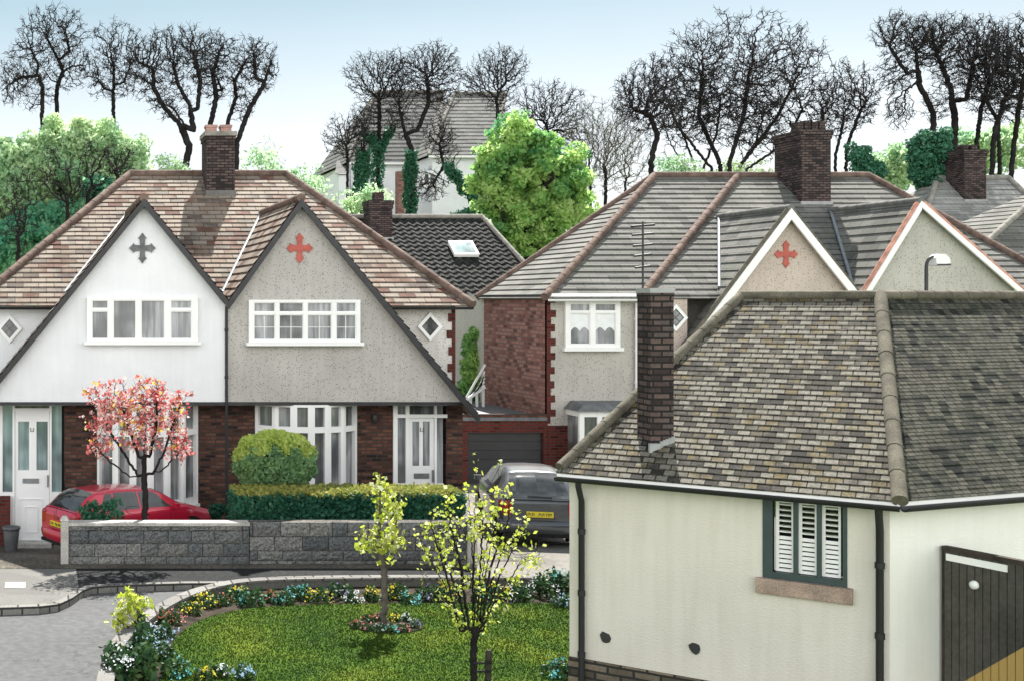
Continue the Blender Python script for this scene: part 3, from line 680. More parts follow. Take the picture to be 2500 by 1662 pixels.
# garage on the left of it
gx0, gx1 = wx(1066, D2), xl2-.035; gz = wz(962, D2); dz = wz(996, D2); dx0, dx1 = wx(1078, D2), wx(1252, D2)
g = MB().box(gx0, dx0, D2, D2+.25, zg2, gz-.07).box(dx1, gx1+.03, D2, D2+.25, zg2, gz-.07).box(dx0, dx1, D2, D2+.25, dz, gz-.07).box(gx0, gx0+.22, D2+.25, 35.4, zg2, gz-.07)
ga = g.build('garage', 'red_brick', h2, label='red brick garage with flat roof')
MB().box(gx0-.05, gx1, D2-.05, 35.4, gz-.068, gz+.02).build('flat_roof', 'charcoal_paint', ga)
MB().box(gx0-.04, gx1, D2-.02, D2+.1, gz+.021, gz+.1).build('coping', 'dark_brick', ga)
gd = MB(); n = 8
for i in range(n):
    a, b = zg2+(dz-zg2)*i/n, zg2+(dz-zg2)*(i+1)/n; gd.box(dx0, dx1, D2+.1, D2+.14, a+.012, b-.004); gd.box(dx0, dx1, D2+.12, D2+.15, a-.003, a+.013)
gd.build('garage_door', 'grey_shutter', ga)
# gables of house 2
x2 = lambda px: wx(px, DG2); z2 = lambda py: wz(py, DG2)
PL2 = (ze2, D2, m2)
gable(h2, (x2(1812), z2(487)), (x2(1560), z2(822)), (x2(1974), z2(690)), DG2, z2(1000), PL2, [(x2(1590), x2(1974), 'pink_render', 'pinkish pebble dashed gable front')], 'white_paint', .17, 'grey_tile', .26, 'grey_ridge', vergetile='stone_ridge')
gable(h2, (x2(2110), z2(470)), (x2(1974)+.004, z2(690)), (x2(2345), z2(676)), DG2, z2(1000), PL2, [(x2(1974)+.003, x2(2343), 'stone_render', 'grey pebble dashed gable front')], 'white_paint', .12, 'grey_tile', .26, 'grey_ridge', vergetile='clay_tile')
cross(h2, 1810, 586, DG2, 'red_paint', .27, 'red pointed cross on the pinkish gable')
MB().box(x2(1500), x2(1590)-.01, D2-.2, D2, -.7, ze2-.2).build('wall', 'pink_render', h2)
diamond(h2, 1556, 732, D2-.22, .3)
cy = 34.4; zr_ = lambda y: ze2+(y-D2)*m2
ch = chimney(h2, wx(1846, cy), wx(1914, cy), cy, cy+1.25, zr_(cy)-.4, wz(300, cy), cap=.12, corb=.05, label='broad brick chimney with a row of brick pots')
for k in range(4):
    cx_ = wx(1846, cy)+.1+.21*k; zt = wz(300, cy); MB().box(cx_-.08, cx_+.08, cy+.2, cy+.5, zt-.01, zt+.26+.04*(k % 2)).build('chimney_pot', 'chimney_brick', ch)
flashing(ch, wx(1846, cy), wx(1914, cy), cy, zr_(cy)-.06, 'white_lead', .12)

# ------------------------------------------------------------------ COTTAGE
zE = 2.475
P1 = gp(1312, 1510, .3); Cn = gp(2050, 1640, .3); P1.z = Cn.z = 0; P2 = V((wx(2359, 13.04), 13.04, 0))
dL = V((P1.x-Cn.x, P1.y-Cn.y, 0)).normalized(); dRr = V((P2.x-Cn.x, P2.y-Cn.y, 0)).normalized()
nL = V((-.633, -.774, 0)); nL = V((dL.y, -dL.x, 0)); nL = nL if nL.y < 0 else -nL
nR = V((dRr.y, -dRr.x, 0)); nR = nR if nR.y < 0 else -nR
P3 = Cn+dRr*7.5
cot = thing('cottage', (9.5, 15.5, 0), 'cream walled cottage with mottled stone tiled roof and shuttered window in the foreground', 'cottage')
# roof points
def ridgept(px, D, y=686): return W(px, y, D)
zrc = 4.53
dd = 15.8
T1 = V((wx(1708, dd), dd, zrc)); s_ = (T1.x/T1.y); k2 = wx(2028, 1)
# along eave direction from T1 (towards the corner)
e = -dL; t = (k2*T1.y-T1.x)/(e.x-k2*e.y); T2 = T1+e*t
T3 = V((T2.x+dRr.x*8, T2.y+dRr.y*8, zrc))
oh = .17
def eavept(a, n1, n2):      # corner offset by both overhangs
    n = n1+n2; return a+n*(oh/(1+n1.dot(n2)))
Ce = eavept(Cn, nL, nR); Ce.z = zE
nE = -dL*-1
L1 = P1+nL*oh+dL*.1; L1.z = zE
R1 = P3+nR*oh; R1.z = zE
Bk = L1-nL*5.6-V((0, 0, 0)); Bk.z = zE
rs = [L1, Ce, T2, T1]
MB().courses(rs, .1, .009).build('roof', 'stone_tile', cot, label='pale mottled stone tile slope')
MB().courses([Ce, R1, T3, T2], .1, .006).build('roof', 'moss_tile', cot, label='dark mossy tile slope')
Bk = V((T1.x+.6, T1.y+3.2, zE)); Bk2 = V((T3.x+1, T3.y+4, zE))
MB().courses([Bk, L1, T1], .1, .012).build('roof', 'stone_tile', cot)
MB().face([Bk2, Bk, T1, T2]).face([Bk2, T2, T3]).build('roof', 'moss_tile', cot)
rb = MB(); up = V((0, 0, .02))
for a, b in ((T1, T2), (T2, T3), (L1+(T1-L1)*.02, T1), (Bk, T1)): ridge(rb, a+up, b+up, .06, .3)
ridge(rb, Ce+up+V((0, 0, .0)), T2+up, .07, .4)
rb.build('ridge_capping', 'stone_ridge', cot)
def wallbox(mb, a, d, n, u0, u1, z0, z1, t0, t1):   # along d from a; thickness t0..t1 outwards along n
    mb.obox(a+d*((u0+u1)/2)+V((0, 0, (z0+z1)/2))+n*((t0+t1)/2), d, n, V((0, 0, 1)), (u1-u0)/2, (t1-t0)/2, (z1-z0)/2)
LW = (P1-Cn).length
# window opening on left wall: where the sight lines meet the wall
def onwall(px, py, a, d):
    k = wx(px, 1); t = (k*a.y-a.x)/(d.x-k*d.y); p = a+d*t; return t, wz(py, p.y)
uW0, zT = onwall(1952, 1142, Cn, dL); uW1, zT1 = onwall(1757, 1130, Cn, dL); _, zB = onwall(1950, 1352, Cn, dL)
zW0, zW1 = zB, min(zE-.04, zT1+.02)
mb = MB(); q = .3
wallbox(mb, Cn, dL, nL, 0, uW0, q, zE, -.25, 0); wallbox(mb, Cn, dL, nL, uW1, LW, q, zE, -.25, 0); wallbox(mb, Cn, dL, nL, uW0, uW1, q, zW0, -.25, 0)
mb.build('wall', 'cream_render', cot, label='cream rendered front wall')
mb = MB(); wallbox(mb, Cn, dL, nL, -.012, LW+.01, 0-.1, q, -.25, .015); mb.build('plinth', 'plinth_brick', cot)
MB_w = MB(); wallbox(MB_w, Cn, dRr, nR, .0, 7.5, -.1, zE, -.25, 0); MB_w.build('wall', 'chalk_render', cot, label='chalky white side wall')
mb = MB(); nE_ = dL; wallbox(mb, P1, -nL, dL, 0.25, 4.5, -.1, zE-.1, -.25, 0); mb.build('wall', 'cream_render', cot)
# eaves
mb = MB(); 
a = Ce-nL*.02; wallbox(mb, V((a.x, a.y, 0)), dL, nL, 0, (L1-Ce).length, zE-.075, zE-.0, -.05, 0); mb.build('fascia', 'white_paint', cot)
mb = MB(); wallbox(mb, V((Ce.x, Ce.y, 0)), dRr, nR, 0, 7.4, zE-.075, zE, -.06, -.02); mb.build('fascia', 'white_paint', cot)
gutter(cot, Ce+nL*.045+V((0, 0, -.045)), L1+nL*.045+V((0, 0, -.045)), .05); gutter(cot, R1+nR*.045+V((0, 0, -.045)), Ce+nR*.045+V((0, 0, -.045)), .05)
# window
wv = thing if False else None
mb = MB(); up3 = V((0, 0, 1)); wd = uW1-uW0; fw = .07
def wb(mb, u0, u1, z0, z1, t0, t1): wallbox(mb, Cn, dL, nL, u0, u1, z0, z1, t0, t1)
wb(mb, uW0, uW1, zW0, zW0+fw, -.14, .01); wb(mb, uW0, uW1, zW1-fw, zW1, -.14, .01); wb(mb, uW0, uW0+.04, zW0+fw, zW1-fw, -.14, .01); wb(mb, uW1-fw*1.3, uW1, zW0+fw, zW1-fw, -.14, .01)
i0, i1 = uW0+.04, uW1-fw*1.3; cw = (i1-i0)/3
for k in (1, 2): wb(mb, i0+cw*k-.02, i0+cw*k+.02, zW0+fw, zW1-fw, -.14, .0)
wn_ = mb.build('window', 'teal_paint', cot, label='dark teal window frame with white louvred shutters')
mb = MB(); wb(mb, i0, i1, zW0+fw, zW1-fw, -.2, -.19); mb.build('pane', 'pane_black', wn_)
for k in range(3):
    sh = MB(); a, b = i0+cw*k+.022, i0+cw*(k+1)-.022; z0, z1 = zW0+fw+.005, zW1-fw-.005
    for (p, r) in ((a, a+.022), (b-.03, b)): wb(sh, p, r, z0, z1, -.1, -.06)
    wb(sh, a+.022, b-.03, z0, z0+.03, -.1, -.06); wb(sh, a+.022, b-.03, z1-.03, z1, -.1, -.06)
    zm = (z0+z1)/2; hh = (z1-z0)/2-.035
    for j in range(6):
        z = zm+.015+hh*(j+.5)/6; c = Cn+dL*((a+b)/2)+nL*-.085+V((0, 0, z)); tl = nL*math.cos(.12)-up3*math.sin(.12); sh.obox(c, dL, tl, dL.cross(tl), (b-a)/2-.024, .022, .006)
    for j in range(7):
        z = zm-hh+hh*(j+.5)/7; c = Cn+dL*((a+b)/2)+nL*-.085+V((0, 0, z)); tl = nL*math.cos(1.2)-up3*math.sin(1.2); sh.obox(c, dL, tl, dL.cross(tl), (b-a)/2-.024, hh/7*.37, .004)
    sh.build('shutter', 'white_paint', wn_)
mb = MB(); wb(mb, uW0-.05, uW1+.06, zW0-.16, zW0-.003, -.1, .06); wb(mb, uW0-.05, uW1+.06, zW0-.17, zW0-.161, -.1, .045); mb.build('sill', 'sill_stone', wn_)
# vents
for (px, py) in ((1395, 1467), (1601, 1492)):
    t, z = onwall(px, py, Cn, dL); mb = MB(); ps = []
    for k in range(9): a = k/9*math.tau; r = .056*(1+.1*math.sin(k*2.3+px)+.12*math.cos(2*a+1)); ps.append(Cn+dL*(t-math.cos(a)*r)+V((0, 0, z+math.sin(a)*r*1.2))+nL*.012)
    mb.face(ps); mb.face([p-nL*.02 for p in ps][::-1])
    for k in range(9): j = (k+1) % 9; mb.face([ps[j], ps[k], ps[k]-nL*.02, ps[j]-nL*.02])
    mb.build('vent', 'black_paint', cot)
# downpipes
t, _ = onwall(1343, 1300, Cn, dL); p = Cn+dL*t+nL*.06; nk = p+nL*.13; downpipe(cot, (p.x, p.y), 0, 0, .035, neck=(nk.x, nk.y, zE-.08), n=3)
t, _ = onwall(2028, 1300, Cn, dL); p = Cn+dL*t+nL*.06; nk = p+nL*.1; downpipe(cot, (p.x, p.y), 0, 0, .035, neck=(nk.x, nk.y, zE-.08), n=3)
# boarded door swung out from the side wall
t0, zt = onwall(2168, 1256, Cn, dRr); hp = Cn+dRr*t0+nR*.05
zt = wz(1256, hp.y); tgt = (2359, 1284)
k = wx(2359, 1); yy = (H-zt)*F/(1290-HY); ep = V((k*yy, yy, 0)); dd_ = (ep-hp); dd_.z = 0; dd_.normalize(); DW = 1.15
nd = V((dd_.y, -dd_.x, 0)); nd = nd if nd.y < 0 else -nd
bd = MB(); nb = 15
for i in range(nb): wallbox(bd, hp, dd_, nd, DW*i/nb+.004, DW*(i+1)/nb-.004, .02, zt-.05, 0, .03)
wallbox(bd, hp, dd_, nd, 0, DW, .02, zt-.05, -.03, -.001)
dcol = M['dark_wood'].copy(); M['sunpatch_wood'] = dcol; nt = dcol.node_tree; b_ = nt.nodes['Principled BSDF']
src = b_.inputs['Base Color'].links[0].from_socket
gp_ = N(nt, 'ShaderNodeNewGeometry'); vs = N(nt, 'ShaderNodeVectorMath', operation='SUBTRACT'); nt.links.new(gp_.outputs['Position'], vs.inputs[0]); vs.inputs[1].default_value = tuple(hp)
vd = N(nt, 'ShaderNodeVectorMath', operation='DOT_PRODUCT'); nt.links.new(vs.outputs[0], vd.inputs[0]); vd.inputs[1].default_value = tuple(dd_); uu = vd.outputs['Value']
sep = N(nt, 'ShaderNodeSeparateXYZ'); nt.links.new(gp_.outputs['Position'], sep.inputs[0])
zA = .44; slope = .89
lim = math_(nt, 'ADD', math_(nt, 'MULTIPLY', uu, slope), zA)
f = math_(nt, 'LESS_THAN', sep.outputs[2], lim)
nt.links.new(mixrgb(nt, f, src, (.36, .235, .07)), b_.inputs['Base Color'])  # ochre below the diagonal: sunlight painted into the board colour
dr = bd.build('door', 'sunpatch_wood', cot, label='dark boarded door with a patch of sunlight painted ochre across the bottom')
mb = MB(); wallbox(mb, hp, dd_, nd, -.02, DW+.01, zt-.05, zt, -.04, .04); wallbox(mb, hp, dd_, nd, -.02, .0, .02, zt-.05, -.04, .035); mb.build('door_trim', 'stake_wood', dr)
mb = MB(); wallbox(mb, hp, dd_, nd, .03, .62, zt-.14, zt-.07, .031, .045); mb.build('nameplate', 'white_paint', dr)
c = hp+dd_*.32+nd*.06+V((0, 0, zt-.33)); mb = MB(); mb.tube([c-nd*.03, c-nd*.01, c+nd*.015, c+nd*.025], [.03, .045, .04, .01], 14); mb.build('door_knob', 'white_plastic', dr)
# chimney on the slope
n = (Ce-L1).cross(T1-L1).normalized(); n = n if n.z > 0 else -n; pd = n.dot(L1)
def onroof(px, py):
    d = V((wx(px, 1), 1, wz(py, 1)-H)); o = V((0, 0, H)); t = (pd-n.dot(o))/n.dot(d); return o+d*t
fc = onroof(1499, 1036); x0, y0 = fc.x, fc.y; x1 = x0+(1552-1499)*y0/F; y1 = x0/(wx(1468, 1))
ch = chimney(cot, x0, x1, y0, y1, 2.2, wz(664, y0), cap=.05, corb=.012, capmat='white_lead', label='tall narrow brick chimney stack')
MB().box(x0-.03, x0+.1, y0-.04, y0-.004, fc.z-.04, fc.z+.08).build('flashing', 'white_lead', ch)
fl = MB()
zr3 = lambda x, y: (pd-n.x*x-n.y*y)/n.z
for k in range(5):
    xa, xb = x0+.1+(x1-x0-.1)*k/5, x0+.1+(x1-x0-.1)*(k+1)/5; fl.box(xa, xb, y0-.03, y0-.004, zr3(xa, y0)-.05, zr3(xb, y0)+.05)
fl.build('flashing', 'white_lead', ch)
# aerial
base = V((wx(1481, y0+.1), y0+.1, wz(664, y0)))
an = thing('television_aerial', base, 'thin dark television aerial on top of the cottage chimney', 'aerial')
top = wz(515, y0+.1); mb = MB(); mb.tube([base, V((base.x, base.y, top+.02))], .011, 6); mb.build('mast', 'black_paint', an)
for k, py in enumerate((520, 540, 565, 588, 615)):
    z = wz(py, y0+.1); l = .15-.012*k; mb = MB(); mb.tube([V((base.x-l, base.y-.03, z-.012)), V((base.x+l, base.y+.03, z+.012))], .014, 5); mb.build('rod', 'black_paint', an)
# street lamp
ld = 24.; lb = V((wx(2134, ld), ld, hgt(0, ld))); la = thing('street_lamp', lb, 'swan necked street lamp with white head rising behind the cottage ridge', 'street lamp')
mb = MB(); zt = wz(615, ld); pts = [lb, V((lb.x, ld, zt))]+[V((lb.x+.14-.14*math.cos(a), ld, zt+.2*math.sin(a))) for a in (.4, .8, 1.2, 1.57)]; mb.tube(pts, [.05, .032, .03, .03, .03, .03], 8); mb.build('pole', 'black_paint', la)
a0 = pts[-1]; hd = MB(); ps = [(a0.x-.03, a0.z-.02), (a0.x-.0, a0.z-.17), (a0.x+.27, a0.z-.13), (a0.x+.25, a0.z-.03), (a0.x+.17, a0.z+.05), (a0.x+.05, a0.z+.05)]; hd.prism(ps, ld-.1, ld+.1)
hd.build('lamp_head', 'lamp_white', la); MB().box(a0.x+.0, a0.x+.27, ld-.11, ld+.11, a0.z-.175, a0.z-.145).build('visor', 'black_paint', la)

# ------------------------------------------------------------------ HOUSE 3 (black wavy tiles), far house, right house
h3 = thing('bungalow', (12, 42, -.3), 'house with black wavy tiled roof, skylight and stubby chimney between the two pairs', 'house')
De3, Dr3 = 40., 44.; e3 = wz(684, De3); r3 = wz(503, Dr3)
q = [V((wx(640, De3), De3, e3)), V((wx(1275, De3), De3, e3)), V((wx(1110, Dr3), Dr3, r3)), V((wx(780, Dr3), Dr3, r3))]
k_ = MB(); n3 = 64; rows = 18                 # pantiles: real waves across the slope
for j in range(rows):
    t0, t1 = j/rows, (j+1)/rows
    def pt(t, xx, lift):
        y = De3+(Dr3-De3)*t; z = e3+(r3-e3)*t; xa = q[0].x+(q[3].x-q[0].x)*t; xb = q[1].x+(q[2].x-q[1].x)*t
        xx = min(max(xx, xa), xb); return V((xx, y, z+.035*math.sin(xx*2*math.pi/.3)+lift))
    nx = int((q[1].x-q[0].x)/.075)
    for i in range(nx):
        a, b = q[0].x+.075*i, q[0].x+.075*(i+1)
        P = [pt(t0, a, .05), pt(t0, b, .05), pt(t1, b, 0), pt(t1, a, 0)]
        if (P[1]-P[0]).length < .02 and (P[2]-P[3]).length < .02: continue
        k_.face(P, False); k_.face([pt(t0, a, .05), pt(t0, a, 0), pt(t0, b, 0), pt(t0, b, .05)])
k_.build('roof', 'slate_tile', h3)
bq = [V((q[1].x, 48, e3)), V((q[0].x, 48, e3))]
MB().face([q[1], bq[0], q[2]]).face([bq[0], bq[1], q[3], q[2]]).face([bq[1], q[0], q[3]]).build('roof', 'slate_tile', h3)
rb = MB(); up = V((0, 0, .06)); ridge(rb, q[3]+up, q[2]+up, .09); ridge(rb, q[1]+up, q[2]+up, .08); rb.build('ridge_capping', 'pale_ridge', h3)
MB().box(q[0].x+.3, q[1].x-.3, De3+.35, 47.6, -.8, e3-.05).build('wall', 'white_render', h3)
MB().box(wx(1040, De3), q[1].x-.1, De3-.05, De3+.02, e3-.12, e3+.0).build('fascia', 'white_paint', h3)
fpx(h3, 1072, 1120, 695, 752, De3+.33, [(1078, 1113)], None, pane='pane_black', label='small dark window')
mS = (r3-e3)/(Dr3-De3); yS = De3+(wz(590, 42)-e3)/mS
a = W(1036, 590, 41.9); nS = V((0, -mS, 1)).normalized(); uS = V((0, 1, mS)).normalized(); cS = V((wx(1066, 42.2), 42.2, e3+mS*2.2))+nS*.12
MB().obox(cS, V((1, 0, 0)), uS, nS, .42, .42, .06).build('skylight', 'white_paint', h3); sk = MB().obox(cS+nS*.066, V((1, 0, 0)), uS, nS, .33, .33, .006)
so = sk.build('pane', 'pane_sky', bpy.data.objects['skylight'])
cy = 42.9; ch = chimney(h3, wx(852, cy), wx(904, cy), cy, cy+.8, e3+mS*(cy-De3)-.3, wz(462, cy), cap=.14, corb=.05, label='small dark brick chimney')
MB().box(wx(866, cy), wx(888, cy), cy+.2, cy+.5, wz(462, cy)-.01, wz(442, cy)).build('chimney_pot', 'chimney_brick', ch)
flashing(ch, wx(852, cy), wx(904, cy), cy, e3+mS*(cy-De3)-.06, 'white_lead', .1)

h5 = thing('hilltop_house', (26, 74, hgt(26, 74)), 'white house with two grey roofs on the hill among ivy covered trees', 'house')
def hipblock(house, X0, X1, Ye, Yr, R0, R1, D, dep, wallmat, tile, course, zbase, walls=True, ridgem='pale_ridge', lab=None):
    a, b = V((wx(X0, D), D, wz(Ye, D))), V((wx(X1, D), D, wz(Ye, D))); Dr = D+dep
    r0, r1 = V((wx(R0, Dr), Dr, wz(Yr, Dr))), V((wx(R1, Dr), Dr, wz(Yr, Dr)))
    c, d = V((b.x, D+2*dep, a.z)), V((a.x, D+2*dep, a.z))
    MB().courses([a, b, r1, r0], course, .03).build('roof', tile, house, label=lab)
    MB().courses([b, c, r1], course).build('roof', tile, house); MB().courses([d, a, r0], course).build('roof', tile, house); MB().courses([c, d, r0, r1], course).build('roof', tile, house)
    rb = MB()
    for p, s in ((r0, r1), (a, r0), (b, r1)): ridge(rb, p+V((0, 0, .04)), s+V((0, 0, .04)), .1, .5)
    rb.build('ridge_capping', ridgem, house)
    if walls: MB().box(a.x+.3, b.x-.3, D+.3, D+2*dep-.3, zbase, a.z-.02).build('wall', wallmat, house)
    MB().box(a.x, b.x, D-.02, D+.06, a.z-.14, a.z-.01).build('fascia', 'white_paint', house)
    return a, b, r0, r1
hipblock(h5, 800, 985, 374, 212, 866, 1026, 75, 5, 'white_render', 'hill_tile', .4, 7)
hipblock(h5, 988, 1132, 358, 217, 1046, 1166, 72, 5, 'white_render', 'hill_tile', .4, 7)
fpx(h5, 972, 1005, 396, 432, 72.25, [(977, 987), (990, 1000)], None, pane='pane_dark', fw=.12, label='small white window on the hill house')
MB().box(wx(915, 72), wx(931, 72), 71.9, 72.4, 8, wz(395, 72)).build('chimney', 'pink_brick', h5)
MB().box(wx(776, 74), wx(800, 74), 73.5, 78, 8, wz(400, 74)).build('wall', 'white_render', h5)
fl_ = MB(); fl_.courses([V((wx(772, 73.4), 73.4, wz(402, 73.4))), V((wx(802, 73.4), 73.4, wz(402, 73.4))), V((wx(806, 78), 78, wz(370, 78))), V((wx(776, 78), 78, wz(370, 78)))], .4); fl_.build('roof', 'hill_tile', h5)

h4 = thing('detached_house', (33, 42, -.5), 'house at the right edge with a pale roof, a darker wing and a brick chimney', 'house')
a, b, r0, r1 = hipblock(h4, 2085, 2560, 640, 412, 2160, 2322, 41, 4.2, 'stone_render', 'pale_tile', .3, -.7)
m4 = (r0.z-a.z)/4.2
# wing in front
a4 = V((wx(2165, 37), 37, wz(657, 37))); b4 = V((wx(2620, 37), 37, wz(657, 37))); t4 = V((wx(2430, 40.), 40., wz(420, 40.))); t5 = V((t4.x+4, 40., t4.z))
MB().courses([a4, b4, t5, t4], .3, .03).build('roof', 'grey_tile', h4, label='darker wing roof'); MB().courses([V((a4.x, 43, a4.z)), a4, t4], .3).build('roof', 'grey_tile', h4)
rb = MB(); ridge(rb, a4+V((0, 0, .04)), t4+V((0, 0, .04)), .09); ridge(rb, t4+V((0, 0, .04)), t5+V((0, 0, .04)), .09); rb.build('ridge_capping', 'pale_ridge', h4)
MB().box(a4.x+.3, b4.x-.3, 37.3, 41.2, -.7, a4.z-.05).build('wall', 'white_render', h4); MB().box(a4.x, b4.x, 36.95, 37.05, a4.z-.14, a4.z-.01).build('fascia', 'white_paint', h4)
cy = 44.2; ch = chimney(h4, wx(2222, cy), wx(2272, cy), cy, cy+1., r0.z-1.3, wz(345, cy), cap=.14, corb=.05, label='stubby brick chimney')
for k in (.25, .7): MB().box(wx(2222, cy)+.75*k-.1, wx(2222, cy)+.75*k+.1, cy+.2, cy+.5, wz(345, cy)-.01, wz(332, cy)).build('chimney_pot', 'chimney_brick', ch)
flashing(ch, wx(2222, cy), wx(2272, cy), cy, a.z+m4*(cy-41)-.08, 'white_lead', .12)
# ------------------------------------------------------------------ vegetation helpers
def quads(P, size, rng, asp=1.5, up=0.0, jit=.4):
    """one small pointed leaf per row of P"""
    n = len(P); a = rng.normal(size=(n, 3)); a[:, 2] += up; a /= np.linalg.norm(a, axis=1)[:, None]
    b = rng.normal(size=(n, 3)); b -= a*(a*b).sum(1)[:, None]; b /= np.linalg.norm(b, axis=1)[:, None]
    s = (size*(1+jit*rng.uniform(-1, 1, n)))[:, None]
    v = np.stack([P-a*s*asp/2, P+b*s/2, P+a*s*asp/2, P-b*s/2], 1).reshape(-1, 3)
    f = np.arange(4*n).reshape(-1, 4); return v, f
def crown_pts(ells, n, rng, clump=.35, nclump=None, shell=.45):
    vols = np.array([e[1][0]*e[1][1]*e[1][2] for e in ells]); vols = vols**.8/sum(vols**.8)
    out = []
    for (c, r), w in zip(ells, vols):
        k = max(3, int((nclump or 60)*w)); d = rng.normal(size=(k, 3)); d /= np.linalg.norm(d, axis=1)[:, None]
        cc = np.array(c)+d*(rng.uniform(0, 1, k)**shell)[:, None]*np.array(r)*.9
        m = int(n*w); idx = rng.integers(0, k, m); g = rng.normal(size=(m, 3)); g /= np.linalg.norm(g, axis=1)[:, None]
        sz = (rng.uniform(.6, 1.3, k)*clump)[idx][:, None]
        out.append(cc[idx]+g*(rng.uniform(0, 1, m)**.5)[:, None]*sz*np.array([1, 1, .8]))
    return np.concatenate(out)
def colonize(ells, paths, npts, step, infl, kill, rng, up=.1, wig=.25, iters=170, shell=.5):
    vols = np.array([e[1][0]*e[1][1]*e[1][2] for e in ells]); vols = vols**.7/sum(vols**.7); pts = []
    for (c, r), w in zip(ells, vols):
        m = int(npts*w)+1; d = rng.normal(size=(m, 3)); d /= np.linalg.norm(d, axis=1)[:, None]
        pts.append(np.array(c)+d*(rng.uniform(0, 1, m)**shell)[:, None]*np.array(r))
    pts = np.concatenate(pts); nodes = []; par = []
    for path in paths:
        start = len(nodes)
        if path[0] == 'from':     # branch off nearest node
            q = np.array(path[1]); i0 = int(np.argmin(((np.array(nodes)-q)**2).sum(1))); prev = i0; pl = [np.array(nodes[i0])]+[np.array(p) for p in path[1:]]
        else: prev = -1; pl = [np.array(p) for p in path]; nodes.append(pl[0]); par.append(-1); prev = len(nodes)-1
        for a, b in zip(pl, pl[1:]):
            L = np.linalg.norm(b-a); k = max(1, int(L/step)); 
            for i in range(1, k+1):
                q = a+(b-a)*i/k + (rng.normal(size=3)*step*.16 if i < k else 0); nodes.append(q); par.append(prev); prev = len(nodes)-1
    N_ = np.array(nodes); P_ = list(par)
    best = np.full(len(pts), 1e9); bi = np.zeros(len(pts), int)
    def upd(i0):
        for i in range(i0, len(N_), 256):
            D = np.linalg.norm(pts[:, None]-N_[None, i:i+256], axis=2); j = D.argmin(1); d = D[np.arange(len(pts)), j]
            m = d < best; best[m] = d[m]; bi[m] = j[m]+i
    upd(0); alive = best > kill
    for it in range(iters):
        if not alive.any(): break
        act = alive & (best < infl)
        if not act.any(): act = alive & (best < best[alive].min()*1.3)
        ids = np.unique(bi[act]); new = []
        for i in ids:
            d = pts[act & (bi == i)]-N_[i]; d = (d/np.linalg.norm(d, axis=1)[:, None]).mean(0); d[2] += up
            d += rng.normal(size=3)*wig; l = np.linalg.norm(d)
            if l < 1e-3: continue
            new.append(N_[i]+d/l*step); P_.append(i)
        if not new: break
        i0 = len(N_); N_ = np.concatenate([N_, np.array(new)]); 
        best_, bi_ = best.copy(), bi.copy(); upd(i0); alive &= best > kill
        if len(N_) > 16000: break
    return N_, P_
def limb_mesh(N_, P_, rtip, rbase, e=2.2, thr=None, rng=None, twigs=0, tl=.3, tr=.008):
    n = len(N_); ch = [[] for _ in range(n)]
    for i, p in enumerate(P_):
        if p >= 0: ch[p].append(i)
    R = np.zeros(n)
    order = list(range(n))[::-1]
    for i in order: R[i] = rtip if not ch[i] else sum(R[c]**e for c in ch[i])**(1/e)
    mx = max(R); 
    if mx > rbase:
        g = math.log(rbase/rtip)/math.log(mx/rtip); R = rtip*(R/rtip)**g
    else: R = rtip+(R-rtip)*(rbase-rtip)/max(1e-6, mx-rtip)
    thin = [[], []]; thick = [[], []]
    def chain(ids, lastpar):
        pts = ([N_[lastpar]] if lastpar >= 0 else [])+[N_[i] for i in ids]
        rs = ([min(R[lastpar], R[ids[0]]*1.15)] if lastpar >= 0 else [])+[R[i] for i in ids]
        if len(pts) < 2: return
        cut = len(pts)
        if thr: 
            cut = 0
            while cut < len(pts) and rs[cut] > thr: cut += 1
        for (a, b, dst, k) in ((0, min(len(pts), cut+1), thick, 7), (max(0, cut), len(pts), thin, 4)):
            if cut and dst is thin: a = cut
            if b-a < 2: 
                continue
            ref = np.array([0., 1., .2]); V_, F_ = dst; base = len(V_)
            for i in range(a, b):
                d = pts[min(i+1, b-1)]-pts[max(i-1, a)]; d = d/(np.linalg.norm(d)+1e-9); u = ref-d*ref.dot(d); u /= np.linalg.norm(u)+1e-9; ref = u; w = np.cross(d, u)
                for q in range(k):
                    t = 2*math.pi*q/k; V_.append(pts[i]+(u*math.cos(t)+w*math.sin(t))*rs[i])
            for i in range(b-a-1):
                for q in range(k): F_.append((base+i*k+q, base+i*k+(q+1) % k, base+(i+1)*k+(q+1) % k, base+(i+1)*k+q))
    st = [(i, -1) for i, p in enumerate(P_) if p < 0]
    while st:
        i, lp = st.pop(); ids = [i]
        while ch[ids[-1]]:
            c = sorted(ch[ids[-1]], key=lambda j: -R[j]); 
            for o in c[1:]: st.append((o, ids[-1]))
            ids.append(c[0])
        chain(ids, lp)
    tips = [i for i in range(n) if not ch[i]]
    if twigs:
        V_, F_ = thin
        cand = [i for i in range(n) if R[i] < rtip*2.2]
        for i in cand:
            for _ in range(twigs if not ch[i] else (1 if rng.random() < .5 else 0)):
                d = rng.normal(size=3); d[2] += .5; d[1] *= .6; d /= np.linalg.norm(d); p = N_[i]; base = len(V_); m = 3; rr = tr
                for j in range(m+1):
                    u = np.cross(d, [0, 1, .1]); u /= np.linalg.norm(u)+1e-9; w = np.cross(d, u)
                    for q in range(3): t = 2.094*q; V_.append(p+(u*math.cos(t)+w*math.sin(t))*rr)
                    rr *= .8; d = d+rng.normal(size=3)*.5; d /= np.linalg.norm(d); p = p+d*tl/m
                for j in range(m):
                    for q in range(3): F_.append((base+j*3+q, base+j*3+(q+1) % 3, base+(j+1)*3+(q+1) % 3, base+(j+1)*3+q))
    return thick, thin, R, tips, ch
def ell(px, py, rx, ry, D, dy=None): s = D/F; return (W(px, py, D), (rx*s, (dy or max(min(rx, ry), .6*max(rx, ry)))*s, ry*s))
